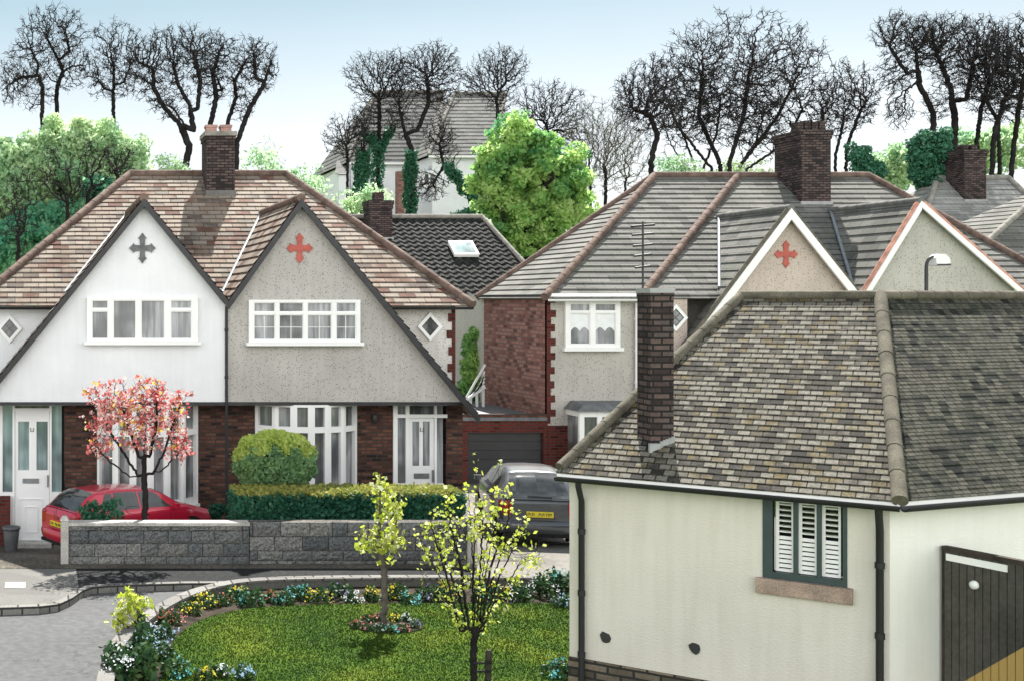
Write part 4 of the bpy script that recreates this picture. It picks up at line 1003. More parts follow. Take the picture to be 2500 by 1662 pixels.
def P3_(px, py, D, off=0): p = W(px, py, D+off); return (p.x, p.y, p.z)
def bare_tree(label, D, base, paths, ells, npts=420, step=.09, infl=.5, kill=.125, rt=.0115, rb=.22, thr=.05, twigs=2, tl=.24, tr=.0105, name='bare_tree', group='bare winter trees on the skyline', bark='bark', twig='twig', ivy=None, seed=1, up=.1, wig=.42, e=2.05, cat='tree', shell=.5):
    rng = np.random.default_rng(seed); bx = W(base[0], base[1], D); gz = hgt(bx.x, D)-.15
    t = thing(name, (bx.x, D, gz), label, cat, group)
    pp = []
    for k, path in enumerate(paths):
        if path[0] == 'from': pp.append(['from']+[P3_(x, y, D, o) for x, y, o in path[1:]])
        else: pp.append([(bx.x+(path[0][0]-base[0])*D/F, D, gz)]+[P3_(x, y, D, o) for x, y, o in path])
    ells = [(a, b_+r2*.06, r1*1.16, r2*1.12) for a, b_, r1, r2 in ells]
    E = [ell(*q, D) for q in ells]
    rb = rb*.42
    Nn, Pp = colonize(E, pp, int(npts*1.9), step, infl, kill, rng, up, wig, shell=shell)
    thick, thin, R, tips, ch = limb_mesh(Nn, Pp, rt, rb, thr=min(thr, rb*.5), rng=rng, twigs=twigs, tl=tl, tr=tr, e=e)
    if thick[0]: fastmesh('trunk', thick[0], thick[1], bark, t, smooth=True)
    fastmesh('crown', thin[0], thin[1], twig, t, smooth=True)
    if ivy:
        P = []
        for (pts, r, n) in ivy:
            pts = [np.array(P3_(x, y, D)) for x, y in pts]
            for a, b in zip(pts, pts[1:]):
                m = int(2.2*n/(len(pts)-1)); f = rng.random(m)[:, None]; ang = rng.random(m)*6.283; rad = r*D/F*(rng.uniform(.5, 1.15, m)+.2*np.sin(f[:, 0]*9+a[2]))
                P.append(a+(b-a)*f+np.stack([np.cos(ang)*rad, np.sin(ang)*rad, rng.normal(size=m)*.1], 1))
        v, f = quads(np.concatenate(P), .1, rng); fastmesh('ivy', v, f, 'leaf_ivy', t)
    return t, Nn, tips, R

# ------------------------------------------------------------------ skyline trees (from the left)
B = bare_tree
B('bare tree with two thin trunks at the far left of the skyline', 50, (97, 420), [[(97, 285, 0), (98, 200, 0), (90, 175, .0), (50, 178, 0), (22, 195, 0)], ['from', (88, 150, 0), (70, 110, 0)], [(130, 290, .6), (132, 200, .5), (146, 165, .4), (128, 125, .4), (104, 80, .3)], ['from', (118, 185, .4), (104, 165, .3)], ['from', (170, 152, .4), (205, 150, .4)], ['from', (160, 120, .4), (150, 70, .3)]], [(68, 165, 66, 80), (125, 75, 78, 66), (165, 140, 45, 70), (35, 190, 38, 55)], 820, seed=3)
B('slim bare tree with one straight trunk second from the left', 51, (262, 430), [[(262, 285, 0), (261, 235, 0), (262, 150, 0)], ['from', (240, 205, .2), (222, 180, .2)], ['from', (285, 190, -.2), (300, 150, -.2)]], [(262, 130, 60, 92), (232, 185, 40, 40), (290, 180, 34, 40)], 460, rb=.2, seed=4)
B('large spreading bare tree behind the left brick chimney', 48, (424, 430), [[(424, 400, 0), (436, 335, 0), (412, 285, 0), (380, 250, 0), (355, 205, 0), (352, 160, 0), (318, 142, 0)], ['from', (425, 290, 0), (400, 250, .2), (372, 238, .2)], ['from', (446, 300, 0), (436, 240, 0), (412, 200, 0), (398, 150, 0)], ['from', (455, 250, 0), (462, 190, 0), (450, 130, 0)], ['from', (340, 190, .2), (320, 175, .2)]], [(350, 150, 62, 85), (440, 130, 66, 76), (395, 235, 50, 46), (400, 110, 50, 50)], 950, rb=.34, seed=5)
B('forked bare tree rising over the left house ridge', 49, (505, 420), [[(480, 370, 0), (484, 290, 0), (498, 230, 0), (490, 170, 0), (510, 110, 0)], [(515, 330, .3), (528, 270, .3), (545, 225, .3), (540, 190, .3), (566, 140, .3)], ['from', (512, 210, .2), (500, 180, .2)], [(545, 330, -.3), (575, 250, -.3), (606, 200, -.3), (622, 150, -.3)], ['from', (590, 180, -.2), (585, 130, -.2)], ['from', (630, 175, 0)]], [(500, 150, 52, 80), (570, 150, 50, 70), (605, 150, 38, 62), (560, 240, 30, 36)], 800, rb=.26, seed=6)
g_ = 'small dark trees before the green wood'
for k, (lab, D, base, e_) in enumerate([
    ('small dark branched tree left of three before the green crowns', 42, (42, 600), [(45, 470, 52, 95)]),
    ('thin forked tree standing before the largest green crown', 43, (155, 540), [(135, 400, 55, 85), (180, 440, 30, 60)]),
    ('curving dark tree between the green crowns', 43.5, (203, 520), [(215, 390, 45, 85)]),
    ('low dark tree just above the left roof edge', 43, (272, 470), [(275, 375, 40, 42)])]):
    B(lab, D, base, [[(base[0], e_[0][1]+e_[0][3]*.7, 0)]], e_, 75, rb=.17, seed=20+k, group=g_)
g_ = 'bare trees around the hill house'
B('small bare tree at the left end of the hill house', 60, (800, 500), [[(800, 370, 0), (798, 340, 0)]], [(795, 312, 50, 52), (835, 270, 20, 30)], 320, rb=.17, seed=31, group=g_, twigs=1)
B('ivy wrapped forked tree before the left hill roof', 62, (870, 500), [[(870, 400, 0), (873, 320, 0), (873, 230, 0)], ['from', (850, 320, 0), (835, 290, 0)], ['from', (893, 310, .2), (905, 280, 0)]], [(860, 170, 66, 56), (915, 160, 40, 50), (870, 260, 60, 50), (835, 290, 34, 36)], 900, rb=.27, seed=32, group=g_, twigs=1, ivy=[([(872, 500), (868, 420), (874, 345), (846, 310)], 14, 900), ([(874, 345), (900, 300)], 9, 350)])
B('short ivy covered stump tree left of the forked one', 60, (830, 520), [[(830, 400, 0), (838, 350, 0)]], [(838, 322, 16, 22)], 60, rb=.2, seed=33, group=g_, twigs=1, ivy=[([(822, 500), (832, 420), (836, 350)], 17, 1300), ([(800, 500), (832, 470)], 16, 500)])
B('tall bare tree with an ivy column before the middle of the hill house', 61, (946, 520), [[(946, 400, 0), (948, 345, 0), (932, 305, 0), (918, 240, 0)], ['from', (962, 300, 0), (988, 235, 0), (985, 180, 0)]], [(985, 170, 80, 66), (925, 200, 46, 60), (1000, 130, 56, 40), (925, 275, 36, 45), (1020, 220, 40, 40)], 1200, rb=.3, seed=34, group=g_, twigs=1, ivy=[([(948, 520), (944, 430), (948, 350)], 14, 1300)])
B('bare tree rising behind the right hill roof', 63, (1145, 500), [[(1146, 260, 0), (1143, 225, 0)]], [(1145, 165, 66, 60), (1090, 190, 40, 40), (1170, 150, 40, 50), (1150, 230, 40, 36)], 700, rb=.2, seed=35, group=g_, twigs=1)
B('leaning ivy clad tree with crooked branches beside the bright green tree', 58, (1110, 540), [[(1100, 460, 0), (1050, 395, 0), (1020, 375, 0), (1012, 330, 0)], ['from', (1000, 420, 0)]], [(1015, 310, 40, 48), (990, 425, 40, 40), (1030, 350, 30, 40)], 420, rb=.2, seed=36, group=g_, twigs=1, ivy=[([(1115, 530), (1095, 460), (1055, 415), (1030, 380)], 13, 1200), ([(1050, 500), (1120, 480)], 15, 700), ([(1062, 440), (1100, 430)], 10, 300)])
g_ = 'slender bare trees right of the bright green tree'
B('slender bare tree with a rounded crown above the bright green tree', 64, (1265, 450), [[(1260, 300, 0)]], [(1268, 245, 80, 66), (1320, 300, 40, 50)], 600, rb=.24, thr=.05, seed=37, group=g_, twigs=1)
B('pale twiggy tree beside the grey roof slope', 62, (1400, 480), [[(1395, 400, 0)], [(1360, 400, .3)], [(1440, 420, .4)]], [(1385, 310, 84, 88), (1435, 350, 60, 85), (1370, 400, 40, 50)], 1000, rb=.2, rt=.009, seed=38, group=g_, twig='soft_twig', tr=.007)
g_ = 'dense bare trees behind the right pair'
B('leaning bare tree at the left of the dense clump', 47, (1490, 450), [[(1500, 370, 0), (1515, 310, 0), (1500, 270, 0), (1460, 250, 0)]], [(1500, 220, 72, 90), (1450, 230, 36, 60)], 620, rb=.24, seed=41, group=g_)
B('widest bare tree of the dense clump with fanning limbs', 49, (1690, 470), [[(1680, 380, 0), (1715, 260, 0), (1725, 170, 0)], [(1660, 380, .5), (1610, 270, .5), (1620, 150, .5)], [(1640, 390, -.5), (1560, 290, -.5), (1530, 210, -.5)], [(1700, 390, .5), (1790, 270, .6), (1830, 190, .6)], [(1720, 390, -.4), (1810, 330, -.4), (1850, 250, -.3)]], [(1710, 130, 165, 105), (1600, 190, 90, 105), (1800, 190, 95, 110), (1690, 240, 130, 90)], 1500, rb=.2, seed=42, group=g_, up=.25)
B('second fanning bare tree inside the dense clump', 51, (1600, 470), [[(1600, 380, 0), (1570, 300, 0)], [(1620, 390, .3), (1650, 310, .3), (1660, 230, 0)], [(1580, 390, -.3), (1545, 330, -.3)], [(1690, 400, .3), (1740, 330, .2), (1760, 260, 0)], [(1560, 400, 0), (1530, 350, 0)]], [(1650, 240, 150, 100), (1570, 280, 60, 60), (1760, 300, 80, 70)], 480, rb=.12, thr=.05, seed=43, group=g_, up=.3)
B('bare tree rising right of the broad brick chimney', 48, (1905, 460), [[(1925, 360, 0), (1945, 270, 0)], [(1950, 340, .3), (1985, 250, .2)], [(1900, 360, -.3), (1895, 260, 0)]], [(1950, 220, 58, 80), (1905, 250, 40, 70), (1985, 240, 34, 50)], 760, rb=.15, seed=44, group=g_, up=.2)
g_ = 'tall bare trees at the right edge'
B('tall leaning bare tree left of the right hand row', 50, (2150, 470), [[(2150, 300, 0), (2150, 260, 0), (2120, 200, 0), (2110, 120, 0)], ['from', (2090, 170, 0), (2050, 110, 0)]], [(2060, 70, 46, 50), (2110, 90, 56, 60), (2060, 170, 40, 50), (2160, 240, 30, 40), (2070, 260, 30, 40)], 820, rb=.26, seed=51, group=g_)
B('tall thick bare tree behind the ivy stumps', 50, (2200, 470), [[(2196, 380, 0), (2200, 280, 0), (2190, 200, 0), (2160, 130, 0)], ['from', (2225, 230, 0), (2242, 150, 0)]], [(2180, 100, 66, 66), (2245, 100, 56, 66), (2150, 70, 46, 40), (2210, 170, 50, 60)], 1000, rb=.3, seed=52, group=g_)
B('tall slim bare tree above the far right chimney', 51, (2250, 470), [[(2250, 330, 0), (2260, 250, 0), (2280, 180, 0)]], [(2270, 150, 50, 80), (2300, 110, 44, 66)], 560, rb=.2, seed=53, group=g_)
B('bare tree with a double trunk right of the far right chimney', 49, (2290, 470), [[(2285, 390, 0), (2292, 300, 0), (2320, 220, 0)], [(2303, 390, .4), (2300, 280, .4), (2270, 230, 0)]], [(2320, 150, 56, 90), (2290, 220, 50, 60)], 620, rb=.22, seed=54, group=g_)
B('last bare tree of the row, crossing the right border', 50, (2330, 470), [[(2330, 380, 0), (2345, 260, 0), (2360, 170, 0)]], [(2360, 130, 60, 100), (2350, 230, 50, 50)], 560, rb=.22, seed=55, group=g_)

# leafy trees
def leafy(label, D, base, ells, n, mat, size=.13, clump=.5, ncl=90, seed=1, limbs=None, group=None, name='leafy_tree', vis_up=False, rb=.2):
    rng = np.random.default_rng(seed); bx = W(base[0], base[1], D); gz = hgt(bx.x, D)-.15
    t = thing(name, (bx.x, D, gz), label, 'tree', group); E = [ell(*q, D) for q in ells]
    top = min(e[1] for e in ells)
    Nn, Pp = colonize(E, [[(bx.x, D, gz), P3_(base[0], base[1], D)]], 200, .35, 2.5, .6, rng, .3, .2)
    thick, thin, *_ = limb_mesh(Nn, Pp, .015, rb, thr=None, rng=rng, twigs=0)
    thick2, thin2 = limb_mesh(Nn, Pp, .015, rb, thr=.06, rng=rng)[:2]
    if thick2[0]: fastmesh('trunk', thick2[0], thick2[1], 'bark', t, smooth=True)
    fastmesh('branch', thin2[0], thin2[1], 'twig', t, smooth=True)
    v, f = quads(crown_pts(E, n, rng, clump, ncl), size, rng); fastmesh('crown', v, f, mat, t)
    return t
leafy('bright lime green leafy tree in the middle, beside the hill house', 47, (1222, 590), [(1195, 315, 62, 62), (1235, 350, 70, 60), (1150, 390, 72, 80), (1270, 400, 92, 95), (1305, 480, 70, 75), (1220, 510, 100, 80), (1225, 420, 100, 100), (1130, 430, 55, 75), (1165, 490, 60, 60), (1225, 565, 60, 40), (1320, 430, 45, 50)], 52000, 'leaf_lime', .115, .38, 400, 61, rb=.25)
g_ = 'green wood at the left'
leafy('broad pale green tree crown, the tallest of the left wood', 46.5, (160, 560), [(155, 340, 80, 78), (130, 420, 95, 80), (210, 330, 60, 60), (200, 430, 80, 80)], 32000, 'leaf_soft', .12, .45, 190, 62, group=g_)
leafy('pale green tree cut by the left border', 45.8, (20, 640), [(30, 370, 66, 72), (20, 470, 70, 90), (80, 420, 60, 80)], 20000, 'leaf_soft', .12, .5, 140, 63, group=g_)
leafy('pale green tree at the right end of the left wood', 47, (285, 520), [(285, 360, 52, 62), (250, 400, 60, 60), (300, 400, 40, 40)], 15000, 'leaf_soft', .12, .45, 110, 64, group=g_)
leafy('deep green low tree behind the left roof slope', 44.3, (110, 640), [(80, 540, 90, 60), (170, 500, 75, 50), (20, 590, 70, 60), (240, 450, 45, 40)], 22000, 'leaf_deep', .14, .45, 150, 65, group=g_)
def bush(label, D, ells, n, mat, size=.1, clump=.3, ncl=50, seed=1, group=None, name='bush', twigs=0, cat='bush', crown='foliage', soft=True):
    rng = np.random.default_rng(seed); c = ells[0]; bx = W(c[0], c[1], D); gz = hgt(bx.x, D)-.13
    t = thing(name, (bx.x, D, gz), label, cat, group); E = [ell(*q, D) for q in ells]
    if twigs:
        paths = [[(bx.x+o, D, gz), (E[0][0].x+o*2, D, E[0][0].z-E[0][1][2]*.6)] for o in (-.3, 0, .3)]
        Nn, Pp = colonize(E, paths, twigs, .2, 2, .3, rng, .3, .3); thick, thin, *_ = limb_mesh(Nn, Pp, .009, .06, rng=rng, twigs=2, tl=.3, tr=.007)
        fastmesh('branch', thin[0] or thick[0], thin[1] or thick[1], 'soft_twig' if soft else 'twig', t)
    if n: v, f = quads(crown_pts(E, n, rng, clump, ncl), size, rng); fastmesh(crown, v, f, mat, t)
    return t
g_ = 'thin bushes on the skyline'
bush('thin twiggy bush left of the left brick chimney', 44, [(395, 385, 45, 32)], 500, 'leaf_soft', .08, .3, 40, 71, g_, twigs=260)
bush('rounded twiggy bush right of the left brick chimney', 44, [(610, 370, 60, 48)], 700, 'leaf_soft', .08, .3, 40, 72, g_, twigs=420)
bush('wispy pale bush behind the right hip of the rust roof', 45, [(720, 430, 45, 50), (680, 410, 40, 30)], 900, 'leaf_soft', .08, .3, 40, 73, g_, twigs=420)
bush('low wispy green bush above the black wavy roof', 47, [(800, 470, 45, 34), (860, 460, 40, 45)], 1500, 'leaf_soft', .08, .3, 40, 74, g_, twigs=300)
bush('green undergrowth bush at the foot of the dense bare trees', 50, [(1560, 390, 60, 50), (1700, 400, 100, 35)], 2500, 'leaf_soft', .08, .4, 50, 75, g_, twigs=300)
bush('dark ivy covered stump right of the broad brick chimney', 46, [(1978, 365, 22, 40), (2005, 400, 30, 28)], 7000, 'leaf_ivy', .085, .25, 50, 76, None, name='ivy_stump', cat='ivy')
bush('pair of dark ivy covered stumps before the tall bare trees', 45.5, [(2122, 360, 13, 60), (2160, 350, 20, 55), (2140, 400, 36, 45)], 14000, 'leaf_ivy', .085, .25, 90, 77, None, name='ivy_stump', cat='ivy')
bush('pale yellow green bush left of the far right house', 55, [(2070, 390, 60, 60), (2040, 420, 50, 40)], 5000, 'leaf_soft', .12, .4, 70, 78, g_, twigs=300)
bush('pale yellow green bush behind the far right chimney', 58, [(2260, 360, 80, 70), (2330, 330, 60, 60), (2200, 330, 40, 50)], 8000, 'leaf_soft', .12, .45, 90, 79, g_, twigs=200)
bush('bright green bush in the gap between the two pairs of houses', 36.2, [(1088, 800, 24, 50), (1100, 850, 20, 50), (1085, 880, 20, 60)], 9000, 'leaf_lime', .07, .2, 90, 80, None)
bush('low green shrub at the bow window of the white gable', 24.4, [(495, 1180, 28, 22), (470, 1190, 20, 16)], 1500, 'leaf_hedge', .05, .1, 40, 81, None, name='shrub', cat='shrub')

# ------------------------------------------------------------------ front wall, hedge, topiary
DWl = 20.75
w0, w1 = wx(158, DWl), wx(1078, DWl); ws = wx(575, DWl)
fw_ = thing('stone_boundary_wall', ((w0+w1)/2, 20.85, 0), 'low grey stone block wall along the front of the left pair', 'wall')
def blockwall(x0, x1, z1, name='wall'):
    MB().box(x0+.02, x1-.02, DWl+.03, DWl+.2, -.12, z1-.01).build('mortar', 'plinth_brick', fw_)
    mb = MB(); r = random.Random(int(x0*31)+2); z = -.12; row = 0
    while z < z1-.02:
        h = min(r.choice((.17, .2, .22, .24)), z1-z)
        if z1-z-h < .07: h = z1-z
        for (ya, yb_, sg) in ((DWl, DWl+.05, -1), (DWl+.17, DWl+.22, 1)):
            x = x0-(r.uniform(0, .25) if row else 0); 
            while x < x1-.01:
                w = r.uniform(.24, .58); a, b = max(x, x0)+.006, min(x+w, x1)-.006; x += w
                if b-a < .04: continue
                nx, nz = max(3, int((b-a)/.07)), 4; G = []
                for j in range(nz+1):
                    for i in range(nx+1):
                        ed = i in (0, nx) or j in (0, nz); bul = (r.uniform(-.004, .004) if ed else r.uniform(.006, .036))
                        y = (ya if sg < 0 else yb_)+sg*bul; G.append(V((a+(b-a)*i/nx+(0 if ed else r.uniform(-.01, .01)), y, z+.006+(h-.012)*j/nz+(0 if ed else r.uniform(-.008, .008)))))
                idx = lambda i, j: G[j*(nx+1)+i]; yo = ya+.05 if sg < 0 else yb_-.05
                base = len(mb.v); mb.v += [tuple(p) for p in G]
                for j in range(nz):
                    for i in range(nx):
                        q = [j*(nx+1)+i, j*(nx+1)+i+1, (j+1)*(nx+1)+i+1, (j+1)*(nx+1)+i]
                        if sg > 0: q = q[::-1]
                        mb.f.append(tuple(base+k for k in q)); mb.sm.append(False); mb.uv.append(None); mb.mi.append(0)
                rim = [idx(i, 0) for i in range(nx+1)]+[idx(nx, j) for j in range(1, nz+1)]+[idx(i, nz) for i in range(nx-1, -1, -1)]+[idx(0, j) for j in range(nz-1, 0, -1)]
                n_ = len(rim)
                rimi = [base+i for i in range(nx+1)]+[base+j*(nx+1)+nx for j in range(1, nz+1)]+[base+nz*(nx+1)+i for i in range(nx-1, -1, -1)]+[base+j*(nx+1) for j in range(nz-1, 0, -1)]
                b2 = len(mb.v); mb.v += [(p.x, yo, p.z) for p in rim]
                for k in range(n_): mb.f.append((rimi[k], b2+k, b2+(k+1) % n_, rimi[(k+1) % n_])); mb.sm.append(False); mb.uv.append(None); mb.mi.append(0)
        z += h; row += 1
    mb.build(name, 'stone_block', fw_)
blockwall(w0, ws, wz(1210, DWl)); blockwall(ws, w1, wz(1201, DWl))
MB().box(w0-.02, ws-.002, DWl-.03, DWl+.25, wz(1210, DWl)+.001, wz(1210, DWl)+.055).build('coping', 'coping', fw_)
rng = np.random.default_rng(5)
def pillar(px, D, h, w, lab):
    x = wx(px, D); mb = MB().box(x-w/2, x+w/2, D, D+w*1.3, -.12, h-.04); mb.hexa([V(p) for p in ((x-w/2-.012, D-.015, h-.04), (x+w/2+.012, D-.015, h-.04), (x-w/2-.012, D+w*1.3+.015, h-.04), (x+w/2+.012, D+w*1.3+.015, h-.04), (x-w/4, D+w*.3, h+.03), (x+w/4, D+w*.3, h+.03), (x-w/4, D+w, h+.03), (x+w/4, D+w, h+.03))])
    mb.build('gate_post', 'coping', label=lab, cat='post', at=(x, D, 0), group='posts at the ends of the stone wall')
pillar(149, 20.7, wz(1193, 20.7), .13, 'pale concrete post at the left end of the stone wall')
pillar(1089, 20.7, wz(1188, 20.7), .16, 'pale post at the right end of the stone wall, before the grey car')
hd = thing('hedge', (wx(805, 21.6), 21.9, 0), 'clipped dark green hedge with yellow top behind the stone wall', 'hedge')
hx0, hx1, hy0, hy1, hz = wx(548, 21.5), wx(1066, 21.5), 21.45, 22.3, 1.06
def boxpts(n, faces, rng):
    P = []
    for (o, a, b, m) in faces: P.append(np.array(o)+rng.random((m, 1))*np.array(a)+rng.random((m, 1))*np.array(b)+rng.normal(size=(m, 3))*.03)
    return np.concatenate(P)
lx = hx1-hx0
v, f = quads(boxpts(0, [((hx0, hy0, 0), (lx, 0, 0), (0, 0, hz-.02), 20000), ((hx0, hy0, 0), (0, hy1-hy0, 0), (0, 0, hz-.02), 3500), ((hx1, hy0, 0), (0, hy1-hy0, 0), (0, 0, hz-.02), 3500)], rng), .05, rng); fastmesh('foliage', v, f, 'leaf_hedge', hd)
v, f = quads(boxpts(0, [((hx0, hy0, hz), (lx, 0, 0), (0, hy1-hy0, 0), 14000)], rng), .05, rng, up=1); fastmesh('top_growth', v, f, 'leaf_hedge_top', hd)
MB().box(hx0+.06, hx1-.06, hy0+.06, hy1-.06, -.2, hz-.05).build('core', 'soil', hd)
tc = ell(632, 1062, 92, 68, 22.8, 80)
tp = thing('round_bush', (tc[0].x, 22.8, hgt(tc[0].x, 22.8)), 'rounded clipped bush with lime green top before the bow window', 'bush')
d = rng.normal(size=(15000, 3)); d /= np.linalg.norm(d, axis=1)[:, None]
rr = 1+.07*np.sin(d[:, 0]*9+2)*np.cos(d[:, 2]*8)+rng.normal(size=15000)*.03
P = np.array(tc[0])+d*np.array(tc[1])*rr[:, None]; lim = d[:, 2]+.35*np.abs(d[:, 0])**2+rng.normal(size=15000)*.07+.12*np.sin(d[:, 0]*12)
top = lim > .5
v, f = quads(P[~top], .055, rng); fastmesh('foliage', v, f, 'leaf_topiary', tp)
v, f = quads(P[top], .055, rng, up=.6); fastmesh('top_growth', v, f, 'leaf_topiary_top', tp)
cb = MB(); 
for j in range(8):
    for i in range(14):
        q = []
        for (a, b) in ((i, j), (i+1, j), (i+1, j+1), (i, j+1)):
            th, ph = a/14*6.2832, b/8*math.pi-math.pi/2; q.append(tc[0]+V((math.cos(th)*math.cos(ph)*tc[1][0], math.sin(th)*math.cos(ph)*tc[1][1], math.sin(ph)*tc[1][2]))*.88)
        cb.face(q, True)
cb.build('core', 'soil', tp)
st = MB()
for i in range(16): a = rng.random()*6.28; st.tube([V((tc[0].x, 22.8, -.1))+V((math.cos(a)*.12, math.sin(a)*.12, 0)), tc[0]+V((math.cos(a)*.5, math.sin(a)*.5, -.35))], .014, 5)
st.build('stem', 'bark', tp)
# garden wall ring, bed, lawn
top_px = [(225, 1660), (243, 1568), (258, 1510), (283, 1470), (325, 1432), (385, 1392), (445, 1365), (520, 1345), (600, 1336), (720, 1332), (900, 1330), (1100, 1330), (1320, 1330)]
cp = [gp(x, y, .1) for x, y in top_px]; cp.append(V((cp[-1].x+6, cp[-1].y, .1)))
def smooth_path(P, n=3):
    out = []
    for i in range(len(P)-1):
        p0, p1, p2, p3 = P[max(i-1, 0)], P[i], P[i+1], P[min(i+2, len(P)-1)]
        for k in range(n):
            t = k/n; out.append(.5*((2*p1)+(p2-p0)*t+(2*p0-5*p1+4*p2-p3)*t*t+(3*p1-p0-3*p2+p3)*t**3))
    return out+[P[-1]]
sp = smooth_path(cp, 4)
gw = thing('garden_wall', (sp[14].x, sp[14].y, 0), 'low curved garden wall with pale capping round the lawn', 'wall')
def ribbon(mb, P, w, z0, z1):
    L, R = [], []
    for i, p in enumerate(P):
        d = (P[min(i+1, len(P)-1)]-P[max(i-1, 0)]); d.z = 0; d.normalize(); s = V((-d.y, d.x, 0)); L.append(p+s*w); R.append(p-s*w)
    for i in range(len(P)-1):
        a = [L[i], L[i+1], R[i+1], R[i]]; T = [V((p.x, p.y, z1)) for p in a]; Bm = [V((p.x, p.y, z0)) for p in a]
        mb.face(T[::-1]); mb.face([T[0], T[1], Bm[1], Bm[0]]); mb.face([T[2], T[3], Bm[3], Bm[2]])
    return R, L
mb = MB(); Rr, Ll = ribbon(mb, sp, .075, -.12, .09); mb.build('wall', 'concrete', gw)
mb = MB(); ribbon(mb, sp, .1, .091, .125); mb.build('capping', 'kerb_stone', gw)
inner = Rr if Rr[10].x > Ll[10].x else Ll
ip = [(p.x, p.y) for p in inner]
MB().slab(ip+[(16, 9), (ip[0][0], 9)], -.11, -.02).build('flower_bed', 'soil', kind='structure', label='dark soil bed inside the curved garden wall')
le = [(355, 1660), (372, 1560), (384, 1505), (415, 1458), (470, 1424), (560, 1402), (660, 1394), (860, 1389), (1100, 1388), (1320, 1388)]
lp = smooth_path([gp(x, y, 0) for x, y in le], 3); lp.append(V((14, lp[-1].y, 0)))
lawnpoly = [(p.x, p.y) for p in lp]
MB().slab(lawnpoly+[(14, 9), (lawnpoly[0][0], 9)], -.1, 0).build('lawn', 'lawn', kind='structure', label='mown green lawn in the curved garden')
# grass blades
def inside(x, y, poly):
    c = np.zeros(len(x), bool); n = len(poly)
    for i in range(n):
        (x0, y0), (x1, y1) = poly[i], poly[(i+1) % n]
        m = ((y0 > y) != (y1 > y)) & (x < (x1-x0)*(y-y0)/(y1-y0+1e-12)+x0); c ^= m
    return c
def blades(name, n, poly, xr, yr, z, h, mat, label, w=.008, seed=1):
    rng = np.random.default_rng(seed); x = rng.uniform(*xr, n); y = rng.uniform(*yr, n); m = inside(x, y, poly); x, y = x[m], y[m]; n = len(x)
    hh = h*rng.uniform(.5, 1.3, n); a = rng.random(n)*6.28; dx, dy = np.cos(a)*w, np.sin(a)*w; lx_, ly = rng.normal(size=n)*h*.5, rng.normal(size=n)*h*.5
    zz = np.full(n, z) if not callable(z) else z(x, y)
    v = np.stack([np.stack([x-dx, y-dy, zz], 1), np.stack([x+dx, y+dy, zz], 1), np.stack([x+lx_, y+ly, zz+hh], 1)], 1).reshape(-1, 3)
    fastmesh(name, v, np.arange(3*n).reshape(-1, 3), mat, None, kind='stuff', label=label)
lpoly = lawnpoly+[(14, 9), (lawnpoly[0][0], 9)]
blades('grass', 130000, lpoly, (1, 9.5), (13.3, 18.3), 0, .022, 'grass_blade', 'short blades of lawn grass', .006)
# ------------------------------------------------------------------ flowers
def flower(px, py, r, col, label, group, leaf='fl_green', n=260, nf=70, z=0., hh=1., fs=.028, seed=0, name='flowering_plant'):
    rng = np.random.default_rng(1000+int(px*7+py)+seed); c = gp(px, py, z); R = r*c.y/F
    t = thing(name, c, label, 'flower', group)
    st = MB()
    for k in range(5): a = rng.random()*6.28; st.tube([c+V((0, 0, -.03)), c+V((math.cos(a)*R*.5, math.sin(a)*R*.5, R*.8*hh))], .004, 4)
    st.build('stem', 'fl_green', t)
    d = rng.normal(size=(n, 3)); d /= np.linalg.norm(d, axis=1)[:, None]; d[:, 2] = abs(d[:, 2])
    P = np.array(c)+d*np.array([R, R, R*1.15*hh])*(rng.uniform(.35, 1, n)**.5*(1+.25*np.sin(d[:, 0]*5+px)))[:, None]
    v, f = quads(P, max(.03, R*.2), rng); fastmesh('foliage', v, f, leaf, t)
    k = 9; cc = rng.normal(size=(k, 3)); cc /= np.linalg.norm(cc, axis=1)[:, None]; cc[:, 2] = abs(cc[:, 2])*.9+.25; cc[:, 1] -= .3
    i = rng.integers(0, k, nf); P = np.array(c)+(cc[i]*np.array([R, R*.9, R*hh])*1.0)+rng.normal(size=(nf, 3))*R*.16
    P[:, 2] = np.maximum(P[:, 2], c.z+.02)
    v, f = quads(P, fs, rng, 1.1, up=.5); fastmesh('blossom', v, f, 'fl_'+col, t)
gb = 'flowering plants in the bed along the garden wall'
